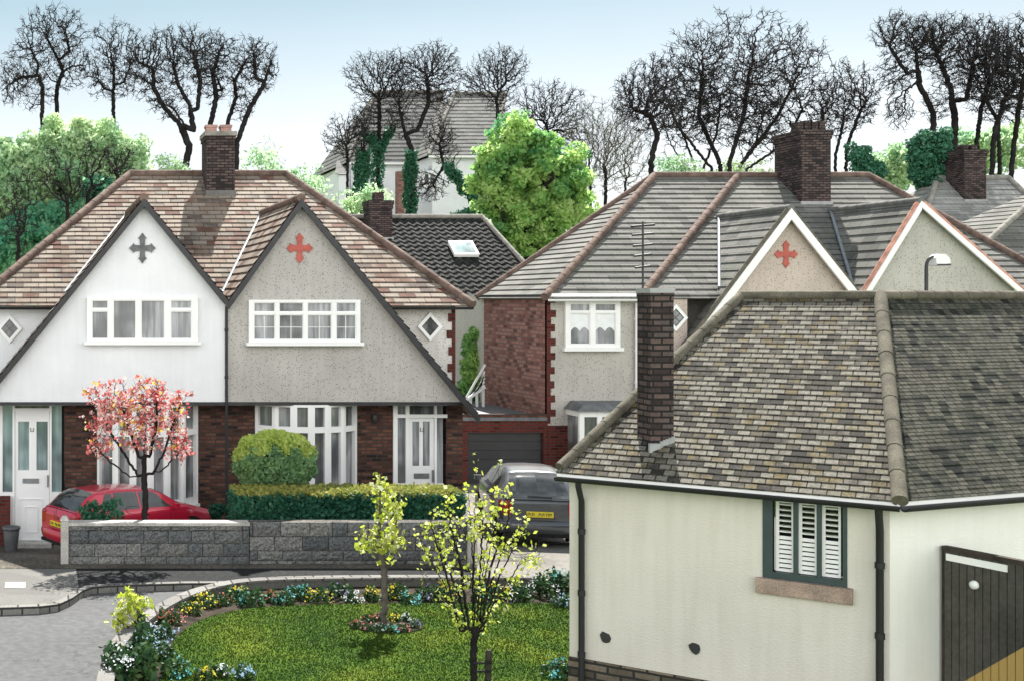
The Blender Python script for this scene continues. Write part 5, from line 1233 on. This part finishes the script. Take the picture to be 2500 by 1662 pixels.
FL = [(300, 1556, 56, 'white', 'large dark bush with pale flowers at the lower left end of the bed'), (335, 1512, 50, 'blue', 'dark leafy plant with light blue flowers inside the curve of the wall'),
 (322, 1462, 34, 'white', 'white flowering plant behind the light blue one'), (378, 1468, 26, 'blue', 'small blue flowered plant next to the lawn corner'), (402, 1432, 22, 'pink', 'dusty pink flower clump where the wall bends'),
 (372, 1432, 22, 'rust', 'rust coloured clump against the bend of the wall'), (438, 1412, 22, 'yellow', 'green clump with a few yellow flowers after the pink one'), (470, 1396, 24, 'yellow', 'bright yellow flower clump beside an orange tinged one'),
 (505, 1392, 20, 'rust', 'orange brown clump left of the large teal one'), (545, 1380, 24, 'yellow', 'leafy clump dotted yellow behind the teal flowers'), (584, 1392, 28, 'teal', 'largest teal flower clump of the bed'),
 (622, 1384, 20, 'rust', 'brown flower clump between two teal ones'), (655, 1390, 22, 'teal', 'second teal flower clump'), (690, 1378, 24, 'teal', 'pale teal clump close to the wall'),
 (735, 1384, 24, 'yellow', 'low green clump with sparse yellow flowers left of the violet one'), (783, 1376, 27, 'violet', 'violet flower clump left of the lawn tree'), (812, 1386, 18, 'white', 'small white clump beside the violet flowers'),
 (856, 1380, 22, 'yellow', 'lemon coloured clump just left of the lawn tree trunk'), (910, 1376, 26, 'yellow', 'golden flower clump just right of the lawn tree trunk'), (940, 1388, 20, 'teal', 'small teal clump right of the golden one'),
 (985, 1380, 24, 'violet', 'dark leafy clump with lilac specks mid bed'), (1035, 1380, 28, 'yellow', 'tall green clump with lemon flowers left of the staked tree'), (1108, 1384, 26, 'teal', 'teal clump behind the staked tree'),
 (1146, 1378, 24, 'yellow', 'yellow clump right of the staked tree'), (1195, 1380, 28, 'white', 'white dotted leafy clump near the cottage'), (1245, 1372, 34, 'white', 'tall dark clump with many white dots near the cottage'), (1292, 1360, 36, 'teal', 'tall blue green plant against the cottage corner'),
 (1300, 1398, 22, 'blue', 'pale blue flowers at the foot of the cottage corner')]
for (px, py, r, col, lab) in FL: flower(px, py, r*1.15, col, lab, gb, nf=60 if r < 40 else 110, n=300 if r < 40 else 700, z=-.02)
for (px, py, r, col, lab) in [(470, 1562, 22, 'yellow', 'low yellow green clump on the near lawn edge'), (508, 1556, 22, 'white', 'low white flower clump on the near lawn edge'), (562, 1560, 26, 'blue', 'low pale blue clump on the near lawn edge'), (400, 1552, 36, 'teal', 'dark leafy plant with teal flowers at the near lawn corner'), (1288, 1556, 34, 'teal', 'teal flowering plant at the foot of the cream cottage wall')]:
    flower(px, py, r, col, lab, 'flowering plants on the near lawn edge')
# island bed
ic = gp(888, 1441, 0); s = ic.y/F; pts = [(ic.x+math.cos(a)*84*s, ic.y+math.sin(a)*.36) for a in [k*math.tau/28 for k in range(28)]]
MB().slab(pts, -.02, .012).build('flower_bed', 'soil', kind='structure', label='round soil bed in the lawn at the foot of the young tree')
cols = ['rust', 'pink', 'white', 'violet', 'teal', 'pink', 'white', 'yellow', 'rust', 'teal', 'pink', 'white']
nms = {'rust': 'brown', 'pink': 'pink', 'white': 'white', 'violet': 'violet', 'teal': 'teal', 'yellow': 'yellow'}
for k, (px, py, col, lab) in enumerate([(822, 1445, 'rust', 'brown green clump at the left end of the round bed'), (845, 1450, 'pink', 'pink clump at the front left of the round bed'), (872, 1454, 'white', 'creamy white clump at the front of the round bed'),
    (900, 1455, 'teal', 'teal clump at the front of the round bed'), (928, 1452, 'pink', 'rose clump at the front right of the round bed'), (955, 1445, 'violet', 'violet clump at the right end of the round bed'), (845, 1432, 'rust', 'reddish clump at the back left of the round bed'),
    (865, 1428, 'pink', 'pale pink clump behind the trunk in the round bed'), (912, 1430, 'yellow', 'yellow clump at the back of the round bed'), (938, 1430, 'white', 'white clump at the back right of the round bed')]):
    flower(px, py, 15, col, lab, 'plants in the round bed', n=110, nf=45, fs=.022)

# ------------------------------------------------------------------ young trees
def young(label, D, gz, base, paths, ells, npts, leafs, leaf_mat, lsize, rb=.05, rt=.004, seed=1, name='young_tree', thr=.012, step=.035, infl=.25, kill=.05, bark='young_bark', up=.3, wig=.2, tl=.1, clus=3, sig=.03, extra=None, upper=None, shell=.5):
    rng = np.random.default_rng(seed); bx = wx(base[0], D); t = thing(name, (bx, D, gz), label, 'tree')
    pp = []
    for path in paths:
        if path[0] == 'from': pp.append(['from']+[P3_(x, y, D, o) for x, y, o in path[1:]])
        else: pp.append([(bx, D, gz-.03)]+[P3_(x, y, D, o) for x, y, o in path])
    E = [ell(*q, D) for q in ells]
    Nn, Pp = colonize(E, pp, npts, step, infl, kill, rng, up, wig, shell=shell)
    thick, thin, R, tips, ch = limb_mesh(Nn, Pp, rt, rb, thr=thr, rng=rng, twigs=1, tl=tl, tr=rt*.7)
    fastmesh('trunk', thick[0], thick[1], bark, t, smooth=True); fastmesh('crown', thin[0], thin[1], 'bark' if bark == 'bark' else 'young_bark', t, smooth=True)
    cand = np.array([i for i in range(len(Nn)) if R[i] < rt*3.2 and (upper is None or Nn[i][2] > wz(upper, D) or rng.random() < .35)]); 
    if len(cand):
        c = Nn[cand[rng.integers(0, len(cand), leafs//clus)]]; c = np.repeat(c+rng.normal(size=c.shape)*sig, clus, 0); P = c+rng.normal(size=c.shape)*lsize*.6
        if extra:
            m, k = extra; h = int(len(P)*k); v, f = quads(P[:h], lsize*.9, rng, 1.2); fastmesh('blossom', v, f, m, t); P = P[h:]
        v, f = quads(P, lsize, rng, 1.25); fastmesh('leaves', v, f, leaf_mat, t)
    return t
# pink tree behind the stone wall
young('small tree with pink and golden blossom behind the stone wall beside the red car', 21.25, hgt(2, 21.25), (333, 1205), [[(334, 1150, 0), (333, 1115, 0), (331, 1060, 0), (335, 1000, 0)], ['from', (318, 1095, .1), (290, 1050, .2), (262, 1010, .3), (235, 950, .2)], ['from', (318, 1050, .05), (300, 990, .1), (280, 930, .1)], ['from', (352, 1090, -.1), (378, 1040, -.2), (398, 980, -.1), (415, 930, 0)], ['from', (345, 1050, 0), (360, 980, -.1), (362, 910, 0)], ['from', (300, 1098, -.1), (250, 1060, -.2), (225, 1030, -.1)], ['from', (370, 1085, .1), (410, 1045, .2), (430, 990, .2)]],
      [(315, 912, 95, 46), (250, 950, 60, 55), (380, 950, 58, 60), (320, 985, 100, 60), (215, 900, 40, 22), (410, 915, 40, 24), (235, 1030, 34, 40), (415, 1030, 30, 44)], 900, 3300, 'blossom', .05, rb=.055, rt=.0035, seed=81, name='blossom_tree', thr=.018, step=.05, infl=.35, kill=.075, bark='bark', extra=('blossom_gold', .12), clus=5, sig=.045)
young('slim young tree with lime leaves in the round bed on the lawn', ic.y, 0, (884, 1440), [[(886, 1370, 0), (885, 1310, 0)], ['from', (872, 1260, .05), (876, 1180, 0), (875, 1100, 0)], ['from', (905, 1250, .05), (915, 1180, 0)]],
      [(876, 1150, 26, 62), (905, 1180, 28, 50), (850, 1240, 36, 34), (905, 1250, 32, 44), (885, 1250, 40, 40)], 240, 460, 'leaf_young', .062, rb=.045, seed=82, clus=2)
bD = gp(1090, 1566, 0).y
rs_ = random.Random(4); shoots = []
for (tx, ty, hx) in [(955, 1215, 1070), (985, 1165, 1060), (1010, 1250, 1075), (1028, 1130, 1080), (1050, 1210, 1082), (1078, 1120, 1090), (1098, 1045, 1094), (1112, 1150, 1098), (1152, 1060, 1104), (1145, 1190, 1100), (1180, 1130, 1108), (1215, 1180, 1112), (1245, 1270, 1118), (1200, 1290, 1110), (1168, 1240, 1104), (970, 1320, 1062), (1005, 1370, 1066), (1185, 1385, 1118)]:
    o = rs_.uniform(-.35, .35); mid = (hx+(tx-hx)*.35, 1440+(ty-1440)*.42)
    shoots.append(['from', (hx, 1452, o*.1), (mid[0]+rs_.uniform(-6, 6), mid[1], o*.5), (hx+(tx-hx)*.78+rs_.uniform(-5, 5), 1440+(ty-1440)*.75, o*.9), (tx, ty, o)])
young('wide young tree with lime buds tied to a stake at the lower edge', bD, 0, (1092, 1568), [[(1091, 1515, 0), (1093, 1470, 0), (1092, 1440, 0), (1094, 1380, 0)]]+shoots,
      [(1095, 1230, 115, 110), (1000, 1260, 50, 90), (1190, 1250, 60, 80), (1150, 1140, 26, 60), (1040, 1200, 40, 60), (1090, 1350, 105, 45)], 260, 1250, 'leaf_young', .04, rb=.04, rt=.0025, seed=83, clus=2, bark='bark', thr=.012, up=.7, wig=.1, sig=.02)
sk_ = gp(1124, 1566, 0); sz = .36
stk = thing('tree_stake', sk_, 'short dark wooden stake beside the wide young tree', 'stake')
MB().tube([sk_+V((0, 0, -.03)), sk_+V((.004, 0, sz*.5)), sk_+V((.01, 0, sz-.03)), sk_+V((.01, 0, sz))], [.036, .037, .036, .028], 9).build('post', 'stake_wood', stk)
tb = MB()
for z in (.12, .22): tb.bar(V((wx(1092, bD)-.03, sk_.y-.045, z)), sk_+V((.03, -.045, z)), .012, .022)
tb.build('tie', 'rubber', stk)
# leafy sprig left
sd = gp(290, 1500, 0); 
young('small sprig like shrub with lime leaves outside the curved garden wall', gp(318, 1462, 0).y, 0, (318, 1462), [[(310, 1430, 0)], [(290, 1440, .05), (270, 1425, 0)], [(320, 1400, 0)]], [(300, 1375, 30, 30), (275, 1425, 26, 24), (325, 1400, 28, 30), (300, 1400, 40, 40)], 90, 330, 'leaf_young', .06, rb=.016, seed=84, name='leafy_shrub', thr=.008, clus=2)
bush('dark red brown and green shrub in front of the red car', 21.3, [(215, 1180, 36, 24), (258, 1170, 28, 24), (235, 1195, 50, 18)], 1600, 'leaf_ivy', .045, .09, 60, 85, None, name='shrub', cat='shrub', twigs=120, soft=False)
# pot
pc = V((wx(26, 24.6), 24.6, hgt(0, 24.6))); pt = thing('plant_pot', pc, 'tall grey ribbed plant pot beside the white door', 'plant pot')
mb = MB(); n = 20
prof = [(.11, 0), (.125, .03), (.165, .42), (.165, .45), (.185, .452), (.185, .5), (.165, .505), (.155, .44), (.0, .43)]
for (r0, z0), (r1, z1) in zip(prof, prof[1:]):
    for k in range(n*2):
        a, b = math.tau*k/(n*2), math.tau*(k+1)/(n*2); ra = lambda r, kk: r*(1-.035*(kk % 2)) if r > .1 else r
        mb.face([pc+V((math.cos(a)*ra(r0, k), math.sin(a)*ra(r0, k), z0)), pc+V((math.cos(b)*ra(r0, k+1), math.sin(b)*ra(r0, k+1), z0)), pc+V((math.cos(b)*ra(r1, k+1), math.sin(b)*ra(r1, k+1), z1)), pc+V((math.cos(a)*ra(r1, k), math.sin(a)*ra(r1, k), z1))], True)
mb.build('pot', 'pot_grey', pt)
# side gate in the gap between the houses
gd_ = 34.; gt = thing('side_gate', (wx(1095, gd_), gd_, -.6), 'white panelled gate with raking top rail in the gap between the houses', 'gate')
a, b = wx(1070, gd_), wx(1114, gd_); mb = MB(); zt0, zt1 = wz(925, gd_), wz(890, gd_)
for k in range(4): x = a+(b-a)*k/3; mb.box(x-.03, x+.03, gd_, gd_+.06, -.6, zt0+(zt1-zt0)*k/3-.02)
mb.bar(V((a-.03, gd_-.01, zt0)), V((b+.03, gd_-.01, zt1)), .09, .07)
mb.box(a, b, gd_+.01, gd_+.05, wz(948, gd_), wz(944, gd_)); mb.box(a, b, gd_+.01, gd_+.05, -.5, -.3); mb.build('frame', 'white_paint', gt)
MB().box(a, b, gd_+.03, gd_+.035, -.5, zt0-.12).build('panel', 'pane', gt)
mb = MB()
for k in range(6):
    t = k/5; p0 = V((a+(b-a)*t, gd_-.02, zt0+(zt1-zt0)*t)); mb.bar(p0, V((b+.02, gd_-.02, min(zt1+.45*t+.35, zt1+.05+.8*t*.6))), .02, .04) if t < .95 else None
mb.bar(V((a, gd_-.03, zt0+.05)), V((b+.03, gd_-.03, zt1+.62)), .05, .05); mb.build('slat', 'white_paint', gt)

# ------------------------------------------------------------------ cars
def interp(tab, x):
    for (a, va), (b, vb) in zip(tab, tab[1:]):
        if x <= b:
            t = (x-a)/(b-a) if b > a else 0; t = max(0, min(1, t)); t = t*t*(3-2*t)*.5+t*.5
            return va+(vb-va)*t
    return tab[-1][1]
def car(name, label, paint, origin, heading, sc, top, belt, L, wid, plate_side=1, boot=False):
    root = thing(name, origin, label, 'car', None)
    fwd = V((heading[0], heading[1], 0)).normalized(); left = V((-fwd.y, fwd.x, 0)); up = V((0, 0, 1)); O = V(origin)
    def T(x, y, z): return O+(fwd*x+left*y+up*z)*sc
    hw = lambda x: wid*interp([(0, .86), (.12, .94), (.5, 1), (L-.9, 1), (L-.2, .88), (L, .7)], x)
    roofmax = max(v for _, v in top)
    def S(x, t, off=0):
        """surface: x along, t 0 sill .. 1 centre line"""
        tp = interp(top, x); w = hw(x); g = max(0, min(1, (tp-belt)/(roofmax-belt)))
        zb_ = min(belt, tp-.05); lo = .2+.12*max(0, (.25-x)/.25)+.06*max(0, (x-L+.3)/.3)
        prof = [(0, w*.93, lo), (.18, w*.985, lo+.16), (.34, w, lo+(zb_-lo)*.62), (.46, w*.975, zb_-.03), (.5, w*.945, zb_+.01)]
        wr = w*(.9-.24*g); ze_ = zb_+(tp-zb_)*.9
        prof += [(.6, w*.935+(wr-w*.935)*.3, zb_+(ze_-zb_)*.33), (.74, w*.92+(wr-w*.92)*.85, zb_+(ze_-zb_)*.86), (.8, wr, ze_), (.9, wr*.62, ze_+(tp-ze_)*.75), (1, 0, tp)]
        for (a, ya, za), (b, yb_, zb2) in zip(prof, prof[1:]):
            if t <= b+1e-9: f = (t-a)/(b-a); return ya+(yb_-ya)*f, za+(zb2-za)*f
        return 0, tp
    xs = [0, .02, .05, .09]+[.09+(L-.18)*k/46 for k in range(1, 46)]+[L-.09, L-.04, L-.01, L]; ts = [0, .06, .12, .18, .26, .34, .4, .46, .5, .55, .6, .67, .74, .77, .8, .85, .9, .95, 1]
    body = MB()
    for x0, x1 in zip(xs, xs[1:]):
        for t0, t1 in zip(ts, ts[1:]):
            q = [S(x0, t0), S(x1, t0), S(x1, t1), S(x0, t1)]; X = [x0, x1, x1, x0]
            body.face([T(X[i], -q[i][0], q[i][1]) for i in range(4)], True); body.face([T(X[i], q[i][0], q[i][1]) for i in (3, 2, 1, 0)], True)
    for xe, flip in ((0, 1), (L, 0)):
        for t0, t1 in zip(ts, ts[1:]):
            a, b = S(xe, t0), S(xe, t1); f = [T(xe, -a[0], a[1]), T(xe, -b[0], b[1]), T(xe, b[0], b[1]), T(xe, a[0], a[1])]; body.face(f if flip else f[::-1], False)
    bo = body.build('body', paint, root)
    def patch(name_, mat, x0, x1, t0, t1, side, n=8, off=.006, taper=None, par=None, both=False, lab=None):
        mb = MB()
        for s_ in ((-1, 1) if both else (side,)):
            gx = [x0+(x1-x0)*i/n for i in range(n+1)]; gt_ = [t0+(t1-t0)*i/n for i in range(n+1)]
            def pp(i, j):
                x, t = gx[i], gt_[j]
                if taper: x = taper(x, (t-t0)/(t1-t0))
                e = .01; y, z = S(x, t); y1, z1 = S(x, min(1, t+e)); y0, z0 = S(x, t-e); ya, za = S(x+e, t)
                du = V((0, (y1-y0)*s_, z1-z0)); dx = V((e, (ya-y)*s_, za-z)); nn = du.cross(dx)
                if nn.length < 1e-9: nn = V((0, s_, 0))
                nn.normalize()
                if nn.y*s_ < 0 and abs(nn.y) > .2 or (abs(nn.y) <= .2 and nn.z < 0 and abs(nn.z) > .1): nn = -nn
                p = V((x, y*s_, z))+nn*off; return T(p.x, p.y, p.z)
            for i in range(n):
                for j in range(n):
                    q = [pp(i, j), pp(i+1, j), pp(i+1, j+1), pp(i, j+1)]; mb.face(q if s_ < 0 else q[::-1], True)
        return mb.build(name_, mat, par or root, label=lab)
    # glass
    xr0, xr1 = [p for p in top if p[1] > belt][0][0]+.02, [p for p in top if p[1] >= roofmax-.09][0][0]
    ws0, ws1 = [p for p in top if p[1] >= roofmax-.1][-1][0]+.06, [p for p in top if p[1] > belt+.02][-1][0]
    rw = patch('rear_window', 'pane_car', xr0+.02, xr1-.06, .83, 1, 1, both=True)
    patch('windscreen', 'pane_car', ws0, ws1-.05, .8, 1, 1, both=True)
    gA, gB = xr1-.02, ws0+.1
    cuts = [gA, gA+(gB-gA)*.24, gA+(gB-gA)*.62, gB+.22]
    for s_ in (-1, 1):
        for k in range(3):
            a, b = cuts[k]+.025, cuts[k+1]-.025
            tf = (lambda x, u, a=a, b=b: x+(max(0, .26-(x-a))*u*.8 if True else 0)) if k == 0 else ((lambda x, u, a=a, b=b: x-(max(0, (x-(a+b)/2)/((b-a)/2)))*u*.42) if k == 2 else None)
            patch('side_window', 'pane_car', a, b, .53, .77, s_, taper=tf)
    # wheels
    for s_ in (-1, 1):
        for wx_ in (.72, L-.78):
            r = .31; c = T(wx_, s_*(wid-.09), r); ax = left*s_
            def disc(mb, r0, r1, o0, o1, k=24):
                for i in range(k):
                    a, b = math.tau*i/k, math.tau*(i+1)/k; pa = lambda r_, an, o: c+(fwd*math.cos(an)+up*math.sin(an))*r_*sc+ax*o*sc
                    mb.face([pa(r0, a, o0), pa(r0, b, o0), pa(r1, b, o1), pa(r1, a, o1)], False)
            ar = MB(); disc(ar, .01, .37, .083, .083); disc(ar, .37, .385, .083, .09); ar.build('wheel_arch', 'rubber', root)
            wh = MB(); disc(wh, r, r, -.1, .09); disc(wh, r, r*.97, .09, .105); disc(wh, r*.97, .2, .105, .1); w_ = wh.build('wheel', 'rubber', root)
            rm = MB(); disc(rm, .21, .19, .1, .11); disc(rm, .06, .0, .115, .115)
            for i in range(7):
                a = math.tau*i/7; d = fwd*math.cos(a)+up*math.sin(a); q_ = d.cross(ax); cc = c+d*.125*sc+ax*.108*sc; rm.obox(cc, d, q_, ax, .075*sc, .02*sc, .006*sc)
            rm.build('rim', 'alloy', w_)
    # rear details
    wr = hw(0)
    def rb(name_, mat, y0, y1, z0, z1, x0=-.03, x1=.02, par=None): 
        a = [T(x, y, z) for z in (z0, z1) for x in (x0, x1) for y in (y0, y1)]
        return MB().hexa(a).build(name_, mat, par or root)
    bm_ = MB(); ny = 14
    zz = [(.26, -.05), (.3, -.1), (.42, -.12), (.5, -.1), (.53, -.03)]
    for i in range(ny):
        y0, y1 = -wid*.93+2*wid*.93*i/ny, -wid*.93+2*wid*.93*(i+1)/ny; bow_ = lambda y: .16*abs(y/wid)**3
        for (za, xa), (zb2, xb) in zip(zz, zz[1:]): bm_.face([T(xa+bow_(y0), y0, za), T(xa+bow_(y1), y1, za), T(xb+bow_(y1), y1, zb2), T(xb+bow_(y0), y0, zb2)], True)
    bm_.build('bumper', paint, root); rb('valance', 'rubber', -wid*.8, wid*.8, .2, .27, -.05, .1)
    pl = rb('number_plate', 'plate_yellow', -.26, .26, .6, .715, -.035)
    sq = MB(); rr_ = random.Random(3)
    for k in range(7):
        if k == 4: continue
        y = -.2+.4*k/6; za, zc = .625, .69
        pts = [T(-.038, y+rr_.uniform(-.012, .012), z) for z in (za, zc, (za+zc)/2, zc, za)]; pts = [p+left*(-.022+.011*i)*sc for i, p in enumerate(pts)]
        for a, b in zip(pts, pts[1:]): sq.bar(a, b, .007*sc, .007*sc)
    sq.build('plate_mark', 'black_paint', pl)
    rb('plate_recess', 'rubber', -.3, .3, .585, .59, -.03)
    for s_ in (-1, 1):
        lm = MB(); 
        for i in range(6):
            z0, z1 = .62+.3*i/6, .62+.3*(i+1)/6; x = lambda z: interp(top, .02)*0+max(0, (z-.86)*.3)
            lm.face([T(-.004+x(z0), s_*(wr*.76), z0), T(.0+x(z0), s_*(wr*1.0), z0), T(.0+x(z1), s_*(wr*.985), z1), T(-.004+x(z1), s_*(wr*.78), z1)]); lm.face([T(.0+x(z0), s_*(wr*1.0)+s_*.004, z0), T(.16, s_*(hw(.16)+.004), z0), T(.16, s_*(hw(.16)+.002), z1), T(x(z1), s_*(wr*.985)+s_*.004, z1)])
        lm.build('tail_light', 'lamp_red', root)
        # mirror, handle, door seams
        mx_ = T(ws1-.32, s_*(wid+.07), belt+.07); MB().obox(mx_, fwd, left, up, .05*sc, .075*sc, .05*sc).build('mirror', paint, root)
        mb = MB()
        for xh in (cuts[1]+.12, cuts[2]+.12): mb.obox(T(xh, s_*(wid*.985+.008), belt-.1), fwd, left, up, .07*sc, .01*sc, .012*sc)
        mb.build('door_handle', 'rubber', root)
        for xd in (cuts[1], cuts[2], cuts[3]-.1):
            patch('door_seam', 'rubber', xd-.006, xd+.006, .05, .5, s_, n=5, off=.003)
    patch('tailgate_seam', 'rubber', xr0-.03, xr0-.015, .6, 1, 1, n=6, off=.003, both=True)
    mb = MB(); mb.bar(T(xr0+.03, -.25, interp(top, xr0+.03)+.02), T(xr0+.05, .22, interp(top, xr0+.05)+.02), .014*sc, .014*sc); mb.build('wiper', 'rubber', rw)
    return root
hatch = [(0, .84), (.04, .93), (.1, .99), (.5, 1.34), (.72, 1.42), (1.3, 1.45), (2.0, 1.42), (2.35, 1.36), (3.05, .98), (3.3, .93), (3.8, .8), (4.0, .62)]
car('parked_car', 'small red hatchback parked on the drive behind the stone wall', 'car_red', (.33, 22.4, hgt(0, 22.3)), (.87, .49), .8, hatch, .93, 4.0, .82)
sal = [(0, .86), (.04, .95), (.12, 1.0), (.5, 1.33), (.78, 1.45), (1.3, 1.49), (2.0, 1.46), (2.4, 1.38), (3.05, 1.0), (3.3, .95), (3.8, .82), (4.05, .62)]
gx_ = wx(1246, 22.3)
car('parked_car', 'dark grey hatchback seen from behind, parked on the pale drive by the garage', 'car_grey', (gx_, 22.35, hgt(9, 22.3)+.02), (.23, .97), .9, sal, .94, 4.05, .82)

# ------------------------------------------------------------------ world, sun, camera
sc = bpy.context.scene
w = bpy.data.worlds.new('World'); sc.world = w; w.use_nodes = True; nt = w.node_tree; bg = nt.nodes['Background']
EL, AZ = math.radians(51), math.radians(22)          # AZ: from straight ahead towards the right
sky = nt.nodes.new('ShaderNodeTexSky'); sky.sky_type = 'NISHITA'; sky.sun_disc = False; sky.sun_elevation = EL; sky.sun_rotation = AZ
sky.air_density = 1.0; sky.dust_density = 1.2; sky.ozone_density = 1.0; sky.altitude = 50
# pale veil near the horizon, blue above, unseen veil added overhead for fill light
tcs = nt.nodes.new('ShaderNodeTexCoord'); sx = nt.nodes.new('ShaderNodeSeparateXYZ'); nt.links.new(tcs.outputs['Generated'], sx.inputs[0])
veil = ramp(nt, sx.outputs[2], [(0., (3.2, 3.3, 3.42)), (.13, (3.0, 3.08, 3.1)), (.235, (1.3, 1.82, 1.86)), (.3, (1.35, 1.9, 1.95)), (.5, (1.9, 2.2, 2.35)), (1., (1.9, 2.2, 2.4))])
back = ramp(nt, math_(nt, 'ADD', math_(nt, 'MULTIPLY', sx.outputs[1], -1.), .15), [(0., 0.), (.5, 1.)])  # brighter sky band added behind the camera to fill the shaded facades
back = math_(nt, 'MULTIPLY', back, ramp(nt, sx.outputs[2], [(.45, 1.), (.75, 0.)]))
veil = mixrgb(nt, back, veil, (11., 10.9, 10.5))
ns = noise(nt, tcs.outputs['Generated'], 5, 4); veil = mixrgb(nt, .25, veil, ramp(nt, ns, [(.35, .35), (.65, .65)]), 'OVERLAY')
nt.links.new(mixrgb(nt, .82, sky.outputs[0], veil), bg.inputs['Color']); bg.inputs['Strength'].default_value = .1
sd_ = V((math.sin(AZ)*math.cos(EL), math.cos(AZ)*math.cos(EL), math.sin(EL)))
li = bpy.data.lights.new('sun', 'SUN'); li.energy = 5.0; li.angle = math.radians(.55); li.color = (1, .955, .89)
lo = bpy.data.objects.new('sun', li); C.objects.link(lo); lo.location = (20, 40, 60); lo.rotation_euler = sd_.to_track_quat('Z', 'Y').to_euler()
cam = bpy.data.cameras.new('camera'); cam.sensor_width = 36; cam.lens = 36*F/2359; cam.shift_x = (1179.5-CX)/2359; cam.shift_y = -(784-HY)/2359
cam.clip_start = .1; cam.clip_end = 2000
co = bpy.data.objects.new('camera', cam); C.objects.link(co); co.location = (0, 0, H); co.rotation_euler = (math.pi/2, 0, 0); sc.camera = co
sc.view_settings.view_transform = 'Standard'; sc.view_settings.look = 'None'; sc.view_settings.exposure = 1.5; sc.view_settings.gamma = 1
